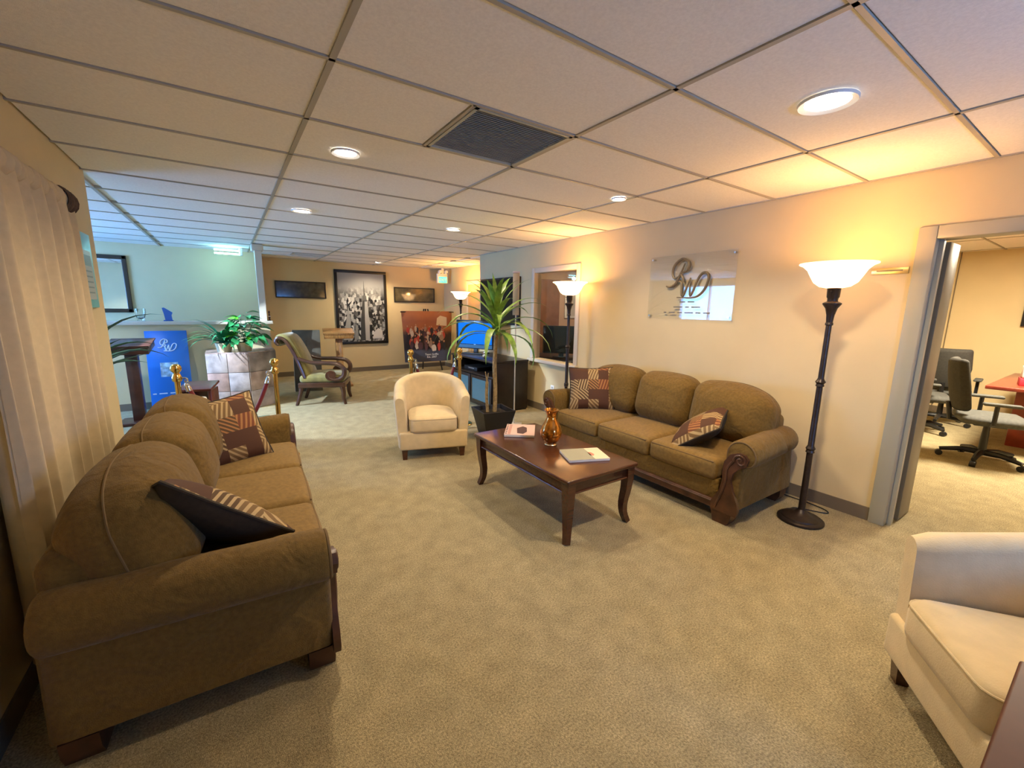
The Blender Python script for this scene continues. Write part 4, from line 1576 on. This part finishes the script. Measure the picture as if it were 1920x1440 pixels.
# ------------------------------------------------------------------ tiled pedestal with two plants
ped = empty('tiled_pedestal', 'angular slate tiled pedestal holding two potted plants', 'pedestal', (0, 0, 0))
PT = [(-.30, 7.20), (.20, 7.06), (.57, 7.36), (.57, 7.735), (-.30, 7.735)]
PH = .815
MB().zprism([(x, y) for x, y in PT], 0, PH - .01).build('core', mat('grout', (.16, .13, .115), .8), ped, smooth=0)
MB().zprism([(x * 1.0, y) for x, y in PT], PH - .01, PH + .005).build('top_slab', tile_material(), ped, smooth=0)
TM = [mat('slate_tile_%d' % i, c, .3, noise=.4, nscale=6, bump=.2, bscale=30) for i, c in enumerate(((.36, .31, .30), (.30, .20, .17), (.27, .22, .20), (.34, .25, .21)))]
q = 0
for (a, c_), ncol in (((PT[0], PT[1]), 2), ((PT[1], PT[2]), 1)):
    A = Vector((a[0], a[1], 0))
    B_ = Vector((c_[0], c_[1], 0))
    L = (B_ - A).length
    ang = math.atan2(B_.y - A.y, B_.x - A.x)
    tw = L / ncol
    for i in range(ncol):
        for k in range(3):
            z1 = PH - .012 - k * .270
            MB().rbox((i * tw + .003, -.009, z1 - .264), ((i + 1) * tw - .003, .002, z1), .003, 1, M=Matrix.Translation(A) @ Matrix.Rotation(ang, 4, 'Z')).build('tile', TM[q % 4], ped)
            q += 1
PALEPOT = mat('ribbed_basket', (.62, .50, .28), .6)
for x, y, kind, lb in ((-.07, 7.32, 0, 'feathery dark green fern in a pale ribbed basket on the pedestal'), (.18, 7.34, 1, 'glossy broad leaved green plant in a pale ribbed basket on the pedestal')):
    t = empty('potted_fern' if kind == 0 else 'potted_pothos', lb, 'plant', (x, y, PH + .0055))
    pr = []
    p_ = MB()
    seg = 24

    def potf(u, v, seg=seg):
        a = 2 * PI * u
        r = (.080 + .028 * v) * (1 + .03 * math.cos(a * 12))
        return (r * math.cos(a), r * math.sin(a), .13 * v)
    p_.grid(potf, 48, 3)
    p_.lathe([(0, 0), (.082, 0), (.082, .004), (0, .004)], 24)
    p_.build('basket', PALEPOT, t, smooth=60)
    MB().lathe([(0, .115), (.10, .115), (.10, .12), (0, .125)], 20).build('soil', SOIL, t)
    rr = random.Random(3 + kind)
    if kind == 0:
        for k in range(46):
            az = rr.uniform(PI * .86, PI * 2.14)
            vv, ff = strap_leaf((0, 0, .12), az, rr.uniform(.34, .58), rr.uniform(.016, .028), rr.uniform(.3, 1.35), rr.uniform(.8, 2.0), n=7)
            MB()._add(vv, ff).build('frond', FERNL, t, smooth=60, weld=False)
    else:
        for k in range(80):
            az = rr.uniform(0, 2 * PI)
            el = rr.uniform(-.15, 1.35)
            rad_ = rr.uniform(.14, .38)
            c0 = Vector((math.cos(az) * math.cos(el) * rad_ * .75, math.sin(az) * math.cos(el) * rad_ * .6, .17 + math.sin(el) * rad_ * 1.05))
            lm = MB()
            L_, w_ = rr.uniform(.13, .18), rr.uniform(.045, .062)
            rows = []
            vv = []
            for i in range(6):
                s_ = i / 5
                ww = w_ * math.sin(PI * (.1 + .9 * s_) ** .75) if i < 5 else .001
                zz = -.06 * s_ * s_
                vv += [(s_ * L_, -ww, zz + ww * .3), (s_ * L_, 0, zz), (s_ * L_, ww, zz + ww * .3)]
            ff = []
            for i in range(5):
                a_ = i * 3
                ff += [(a_, a_ + 1, a_ + 4, a_ + 3), (a_ + 1, a_ + 2, a_ + 5, a_ + 4)]
            Ml = Matrix.Translation(c0) @ Matrix.Rotation(az, 4, 'Z') @ Matrix.Rotation(-.4 * el + .2, 4, 'Y') @ Matrix.Rotation(rr.uniform(-.5, .5), 4, 'X')
            lm._add(vv, ff, Ml)
            lm.build('leaf', LEAF2 if k % 7 else mat('lime_leaf', (.10, .45, .02), .35), t, smooth=60, weld=False)
            if k % 4 == 0:
                MB().tube([(0, 0, .11), tuple(c0 * .6 + Vector((0, 0, .05))), tuple(c0)], .003, 5).build('stem', FERNL, t)

# things on the ledge
ZL = 1.2455
t = empty('glass_vase', 'clear glass award on the half wall ledge', 'vase', (-1.00, 7.82, ZL))
MB().lathe([(0, 0), (.05, 0), (.05, .006), (.035, .012), (.045, .05), (.06, .11), (.062, .17), (.058, .17), (.055, .11), (.04, .05), (0, .02)], 24).build('glass_body', GLASS, t)
t = empty('blue_sculpture', 'deep blue glass sculpture on the half wall ledge', 'sculpture', (-.70, 7.82, ZL))
BLU = mat('cobalt_glass', (.01, .10, .38), .1, coat=.5)
MB().rbox((-.055, -.035, 0), (.055, .035, .015), .004, 1).build('plinth', BLU, t)
MB().prism([(-.035, .014), (.045, .014), (.04, .08), (.055, .12), (.01, .155), (-.035, .19), (-.06, .185), (-.045, .10)], -.018, .018).build('sail', BLU, t)
t = empty('figurine', 'tiny dark figurine on the ledge end beside the post', 'figurine', (.565, 7.83, ZL))
MB().lathe([(0, 0), (.022, 0), (.022, .008), (.010, .02), (.016, .06), (.012, .09), (.006, .11), (.014, .13), (.010, .15), (0, .155)], 14).build('figure', mat('figure_dark', (.05, .02, .02), .3), t)
MB().lathe([(.0, .06), (.019, .06), (.019, .075), (0, .075)], 14).build('sash', WHITEP, t)

# mirror on the alcove wall
t = empty('wall_mirror', 'tall mirror in a bronze brown frame on the bay wall', 'mirror', (-1.60, 9.1, 1.78))
fm = MB()
mw, mh = .36, .44
for lo, hi in (((-mw, -.035, -mh), (mw, 0, -mh + .06)), ((-mw, -.035, mh - .06), (mw, 0, mh)), ((-mw, -.035, -mh), (-mw + .06, 0, mh)), ((mw - .06, -.035, -mh), (mw, 0, mh))):
    MB().rbox(lo, hi, .01, 2).build('frame_rail', mat('bronze_frame', (.06, .04, .025), .35, metal=.3), t)
MB().box((-mw + .05, -.02, -mh + .05), (mw - .05, -.012, mh - .05)).build('glass', mat('mirror_silver', (.85, .87, .88), .03, metal=1), t, smooth=0)

# palm behind the wall end
t = empty('potted_palm', 'arching palm fronds showing past the wall end in the bay', 'plant', (-1.28, 5.85, 0))
MB().lathe([(0, 0), (.14, 0), (.19, .36), (.17, .36), (.15, .30), (0, .30)], 24).build('pot', POT, t)
rr = random.Random(5)
for k, (az, rise, L, dr_) in enumerate(((.15, 1.0, .78, 1.6), (.35, .75, .85, 1.6), (-.25, .55, .62, .9), (.05, .45, .60, .2), (-.1, .8, .55, .5), (-.45, .95, .60, .6), (.5, .60, .66, .5), (1.3, 1.1, .9, 1.3), (2.4, 1.1, .9, 1.4), (3.6, 1.1, .9, 1.4), (-1.5, 1.1, .9, 1.4), (.0, 1.25, 1.05, 1.5))):
    vv, ff = strap_leaf((0, 0, .75), az, L, .045, rise, dr_, n=9, fold=.5)
    MB()._add(vv, ff).build('frond', mat('palm_leaf', (.05, .10, .03), .45), t, smooth=60, weld=False)
MB().tube([(0, 0, .28), (0, 0, .80)], [.03, .022], 8).build('stem', BARK, t)

# ------------------------------------------------------------------ pictures on the far wall
BFR = mat('black_frame', (.012, .010, .008), .35)


def framed(name, label, x0, x1, z0, z1, fwid, print_mat, depth=.03):
    cx, cz = (x0 + x1) / 2, (z0 + z1) / 2
    t = empty(name, label, 'picture', (cx, YB, cz))
    w, h = (x1 - x0) / 2, (z1 - z0) / 2
    for lo, hi in (((-w, -depth, -h), (w, 0, -h + fwid)), ((-w, -depth, h - fwid), (w, 0, h)), ((-w, -depth, -h + fwid), (-w + fwid, 0, h - fwid)), ((w - fwid, -depth, -h + fwid), (w, 0, h - fwid))):
        MB().rbox(lo, hi, .005, 1).build('frame_rail', BFR, t)
    MB().box((-w + fwid * .8, -.014, -h + fwid * .8), (w - fwid * .8, -.006, h - fwid * .8)).build('print', print_mat, t, smooth=0)
    return t


PANO = mat('dark_panorama', (.045, .045, .030), .10, noise=.6, nscale=9, spec=.8)
framed('panoramic_picture', 'dark panoramic picture in a black frame beside the post', .86, 1.82, 1.64, 1.98, .022, PANO)
framed('panoramic_picture', 'panoramic picture in a black frame reflecting a lamp, above the banner', 3.31, 4.33, 1.60, 1.945, .022, mat('bronze_panorama', (.10, .085, .045), .08, noise=.5, nscale=6, spec=.9))
bp_ = framed('city_photograph', 'tall black framed monochrome photograph of a skyscraper over a city', 2.0, 3.13, .64, 2.27, .06, city_material())
for nm, poly, g in (('tower_print', [(-.06, -.74), (.14, -.74), (.145, -.30), (.13, .02), (.11, .16), (.02, .18), (.0, .05), (-.04, -.30)], .045),
                    ('tower_print', [(.05, -.74), (.145, -.74), (.15, -.30), (.12, .14), (.06, .14), (.05, -.25)], .36),
                    ('tower_print', [(.01, .16), (.11, .16), (.10, .26), (.06, .30), (.02, .26)], .10),
                    ('tower_print', [(.045, .28), (.07, .28), (.062, .44), (.056, .60), (.05, .44)], .05),
                    ('street_print', [(-.44, -.72), (-.30, -.72), (-.26, -.30), (-.30, .05), (-.36, -.30)], .30),
                    ('street_print', [(.22, -.70), (.44, -.70), (.44, -.52), (.34, -.46), (.24, -.56)], .5),
                    ('street_print', [(-.20, -.72), (-.10, -.72), (-.12, -.40), (-.16, -.36)], .22)):
    ky = globals().get('ky', 0) + .0012
    MB().prism(poly, -.0146 - ky, -.0142).build(nm, mat('ink_g%02d' % int(g * 100), (g, g, g * .97), .4), bp_, smooth=0)

# woven banner on an easel
t = empty('woven_banner', 'woven photo banner of a large group hung on an easel', 'banner', (3.86, 9.30, 0), R_(-3))
MB().tube([(-.62, .0, 1.38), (.66, .0, 1.38)], .012, 8).build('hanging_bar', BLACKP, t)
for xa, xb in ((-.15, -.35), (.15, .35)):
    MB().tube([(xa * .3, .08, 1.45), (xb, -.02, 0)], .016, 8).build('easel_leg', ESPRESSO, t)
MB().tube([(0, .09, 1.45), (0, .38, 0)], .016, 8).build('easel_leg', ESPRESSO, t)
MB().rbox((-.28, -.02, .30), (.28, .05, .33), .004, 1).build('easel_tray', ESPRESSO, t)


def bann(dy):
    def g(u, v):
        x = -.60 + 1.22 * u
        x = x * (1 - .10 * (1 - v) * (1 if x < 0 else .55))
        z = -.57 + 1.17 * v
        y = -.03 + .012 * math.sin(u * 13) * (1 - v * .7) - .02 * math.sin(PI * v) + .05 * (abs(2 * u - 1) ** 6)
        return (x, y + dy, z - .03 * math.sin(PI * u) * (1 - v) * 0)
    return g


bo = MB()
bo.grid(bann(0), 40, 16)
bo.grid(bann(.006), 40, 16)
bo = bo.build('banner_cloth', group_photo_material(), t, smooth=60)
bo.location = (0, 0, .80)
rr = random.Random(21)
cols = ((.42, .05, .03), (.55, .42, .32), (.02, .02, .02), (.6, .5, .4), (.45, .06, .04), (.03, .025, .03), (.38, .25, .17), (.10, .05, .05))


def person_print(x, z, s, colr, k):
    y = -.060 - .0008 * (k % 12)
    n = 9
    sx = rr.uniform(.8, 1.5)
    body = [(x + .045 * s * sx * math.cos(2 * PI * k_ / n) * rr.uniform(.75, 1.2), z + .10 * s * math.sin(2 * PI * k_ / n) * rr.uniform(.75, 1.15)) for k_ in range(n)]
    hx_ = x + rr.uniform(-.012, .012)
    head = [(hx_ + .021 * s * math.cos(2 * PI * k_ / 8), z + .122 * s + .026 * s * math.sin(2 * PI * k_ / 8)) for k_ in range(8)]
    MB().prism(body, y, y + .0006).build('figure_print', mat('ink_p%02d%02d%02d' % tuple(int(c * 99) for c in colr), colr, .9), bo, smooth=0)
    MB().prism(head, y - .0003, y + .0003).build('figure_print', mat('ink_skin', (.40, .20, .12), .9), bo, smooth=0)


cols = ((.42, .05, .03), (.50, .40, .30), (.02, .02, .02), (.02, .018, .02), (.45, .06, .04), (.03, .025, .03), (.30, .20, .14), (.08, .04, .05), (.03, .03, .04), (.55, .46, .36))
for row, (z, n, s_) in enumerate(((.15, 13, .75), (.05, 13, .8), (-.06, 12, .9), (-.20, 8, 1.0))):
    for k in range(n):
        x = -.46 + .88 * (k + .5 * (row % 2)) / n + rr.uniform(-.03, .03)
        person_print(x, z + rr.uniform(-.05, .05), s_, cols[rr.randrange(len(cols))], row * 3 + k % 3)
MB().prism([(.20, .28), (.46, .26), (.46, .46), (.30, .50), (.22, .44)], -.056, -.055).build('chair_print', mat('ink_cream', (.58, .46, .30), .9), bo, smooth=0)
for k, (body, z) in enumerate((('Team Griffin', -.42), ('Est. 2007', -.48))):
    lettering(body, .065, mat('lettering_white', (.75, .75, .72), .7), bo, (.08, -.058, z))

# ------------------------------------------------------------------ near side table at the frame corner
STWOOD = mat('side_table_wood', (0.075, 0.020, 0.008), 0.5, noise=.2, nscale=8, spec=.3)
t = empty('side_table', 'dark cherry side table with bright edge in front of the tub chair', 'table', (1.0, -.26, 0))
MB().rbox((-.40, -.295, .725), (.41, .298, .75), .006, 2).build('table_top', STWOOD, t)
MB().rbox((-.36, .245, .65), (.38, .265, .725), .003, 1).build('apron', STWOOD, t)
MB().rbox((-.36, -.26, .65), (.38, -.24, .725), .003, 1).build('apron', STWOOD, t)
for sx in (-.36, .38):
    for sy in (-.25, .255):
        MB().tube([(sx, sy, 0), (sx, sy, .725)], [.022, .034], 4, square=True).build('leg', STWOOD, t)

# ------------------------------------------------------------------ office beyond the pass-through
t = empty('office_desk', 'dark office desk behind the pass-through window', 'desk', (4.48, 5.25, 0))
MB().rbox((-.35, -.60, .70), (.35, .60, .735), .006, 1).build('desk_top', ESPRESSO, t)
for sx in (-1, 1):
    for sy in (-1, 1):
        MB().rbox((sx * .30 - .025, sy * .55 - .025, 0), (sx * .30 + .025, sy * .55 + .025, .70), .004, 1).build('leg', ESPRESSO, t)
t = empty('office_picture', 'white framed picture on the office wall beyond the monitor', 'picture', (5.78, 6.5, 1.62))
MB().rbox((-.17, -.025, -.30), (.17, 0, .30), .005, 1).build('frame', WHITEP, t)
MB().box((-.13, -.027, -.26), (.13, -.0255, .26)).build('print', mat('ink_pale', (.45, .42, .38), .4), t, smooth=0)
t = empty('office_monitor', 'black monitor seen through the pass-through window', 'monitor', (4.42, 5.16, .736), R_(-45))
MB().rbox((-.30, -.02, .06), (.30, .03, .50), .01, 2).build('case', BLACKP, t)
MB().box((-.28, -.022, .08), (.28, -.0205, .48)).build('screen', mat('monitor_glass', (.01, .014, .014), .2), t, smooth=0)
MB().rbox((-.04, .0, .0), (.04, .03, .10), .004, 1).build('neck', BLACKP, t)
MB().rbox((-.13, -.08, 0), (.13, .10, .012), .004, 1).build('foot_plate', BLACKP, t)

t = empty('ceiling_panel', 'lit ceiling panel of the office behind the pass-through', 'ceiling light', (5.4, 5.4, CEIL))
MB().box((-.29, -.29, -.006), (.29, .29, .0)).build('diffuser', mat('panel_glow', (1, 1, 1), .5, emit=(1, .85, .6), estr=3), t, smooth=0)
for lo, hi in (((-.30, -.30, -.012), (.30, -.285, 0)), ((-.30, .285, -.012), (.30, .30, 0)), ((-.30, -.285, -.012), (-.285, .285, 0)), ((.285, -.285, -.012), (.30, .285, 0))):
    MB().box(lo, hi).build('frame_rail', WHITEP, t, smooth=0)
add_light('office_light', 'AREA', (0, 0, -.03), 8, (1, .75, .55), .55, size_y=.55, parent=t)

# ------------------------------------------------------------------ conference room furniture
OFAB = mat('charcoal_fabric', (.032, .030, .025), .8, noise=.2, nscale=50)
OSEAT = mat('grey_seat_fabric', (.075, .075, .066), .8, noise=.2, nscale=50)


def office_chair(label, x, y, rz, seatm=OSEAT):
    t = empty('office_chair', label, 'chair', (x, y, 0), rz, 'swivel chairs in the conference room')
    for k in range(5):
        a = 2 * PI * k / 5 + .3
        c, s = math.cos(a), math.sin(a)
        lg = MB().tube([(0, 0, .10), (c * .16, s * .16, .105), (c * .31, s * .31, .075)], [.032, .026, .020], 8).build('base_leg', BLACKP, t)
        MB().tube([(c * .31 - s * .022, s * .31 + c * .022, .03), (c * .31 + s * .022, s * .31 - c * .022, .03)], .03, 12).build('caster', BLACKP, lg)
    MB().tube([(0, 0, .08), (0, 0, .26), (0, 0, .42)], [.034, .030, .024], 10).build('column', BLACKP, t)
    MB().rbox((-.12, -.12, .39), (.12, .12, .425), .01, 1).build('mechanism', BLACKP, t)
    MB().rbox((-.245, -.25, .42), (.245, .23, .50), .038, 3, nflat=6, puff=(.02, .02, .02)).build('seat', seatm, t)
    Mk = Matrix.Translation((0, .25, .56)) @ Matrix.Rotation(R_(-10), 4, 'X')

    def wb(o, u):
        o[1] -= .06 * u[0] ** 2
        o[0] *= 1 - .16 * max(0, -u[2]) - .08 * max(0, u[2])
        return o
    MB().rbox((-.24, -.035, -.03), (.24, .035, .50), .034, 3, nflat=6, puff=(0, .015, .01), M=Mk, warp=wb).build('backrest', OFAB, t)
    MB().tube([(0, .12, .40), (0, .28, .42), (0, .31, .60)], .024, 8).build('back_bar', BLACKP, t)
    for sx in (-1, 1):
        MB().tube([(sx * .22, .02, .43), (sx * .30, .02, .45), (sx * .30, .02, .64)], .018, 8).build('arm_post', BLACKP, t)
        MB().rbox((sx * .30 - .04, -.14, .635), (sx * .30 + .04, .12, .665), .014, 2).build('armrest', OSEAT, t)
    return t


office_chair('charcoal swivel chair partly hidden by the door frame', 7.45, 1.48, R_(15))
office_chair('charcoal swivel chair with its back to the doorway, against the table end', 8.25, 1.42, R_(95))
office_chair('charcoal swivel chair standing nearest the doorway', 6.42, .74, R_(18))
REDW = mat('red_mahogany_table', (.22, .035, .018), .3, noise=.25, nscale=6, coat=.3, stretch=(4, 1, 1))
t = empty('conference_table', 'red mahogany conference table beyond the doorway', 'table', (7.78, .02, 0))
MB().rbox((-.92, -.85, .71), (.92, .85, .75), .008, 2).build('table_top', REDW, t)
MB().rbox((-.30, -.60, .0), (.45, .68, .71), .008, 1).build('panel_base', REDW, t)
t = empty('tissue_box', 'white and red box on the conference table', 'box', (7.25, .62, .7505), R_(10))
MB().rbox((-.11, -.06, 0), (.11, .06, .08), .004, 1).build('red_box', mat('box_red', (.45, .03, .05), .5), t)
MB().rbox((-.08, -.05, .08), (.08, .05, .22), .02, 2).build('white_box', WHITEP, t)
t = empty('wall_display', 'black framed display on the conference room wall', 'display', (9.1, .35, 1.72))
MB().rbox((-.05, -.55, -.36), (0, .60, .36), .008, 1).build('frame', BLACKP, t)
MB().box((-.052, -.5, -.32), (-.0505, .56, .32)).build('screen', mat('dark_screen', (.012, .013, .010), .25), t, smooth=0)
t = empty('ceiling_panel', 'square lit ceiling panel of the conference room', 'ceiling light', (6.6, .55, CEIL))
MB().box((-.29, -.29, -.006), (.29, .29, .0)).build('diffuser', mat('panel_glow', (1, 1, 1), .5, emit=(1, .85, .6), estr=3), t, smooth=0)
for lo, hi in (((-.30, -.30, -.012), (.30, -.285, 0)), ((-.30, .285, -.012), (.30, .30, 0)), ((-.30, -.285, -.012), (-.285, .285, 0)), ((.285, -.285, -.012), (.30, .285, 0))):
    MB().box(lo, hi).build('frame_rail', WHITEP, t, smooth=0)
add_light('conference_light', 'AREA', (0, 0, -.03), 90, (1, .86, .64), .55, size_y=.55, parent=t)
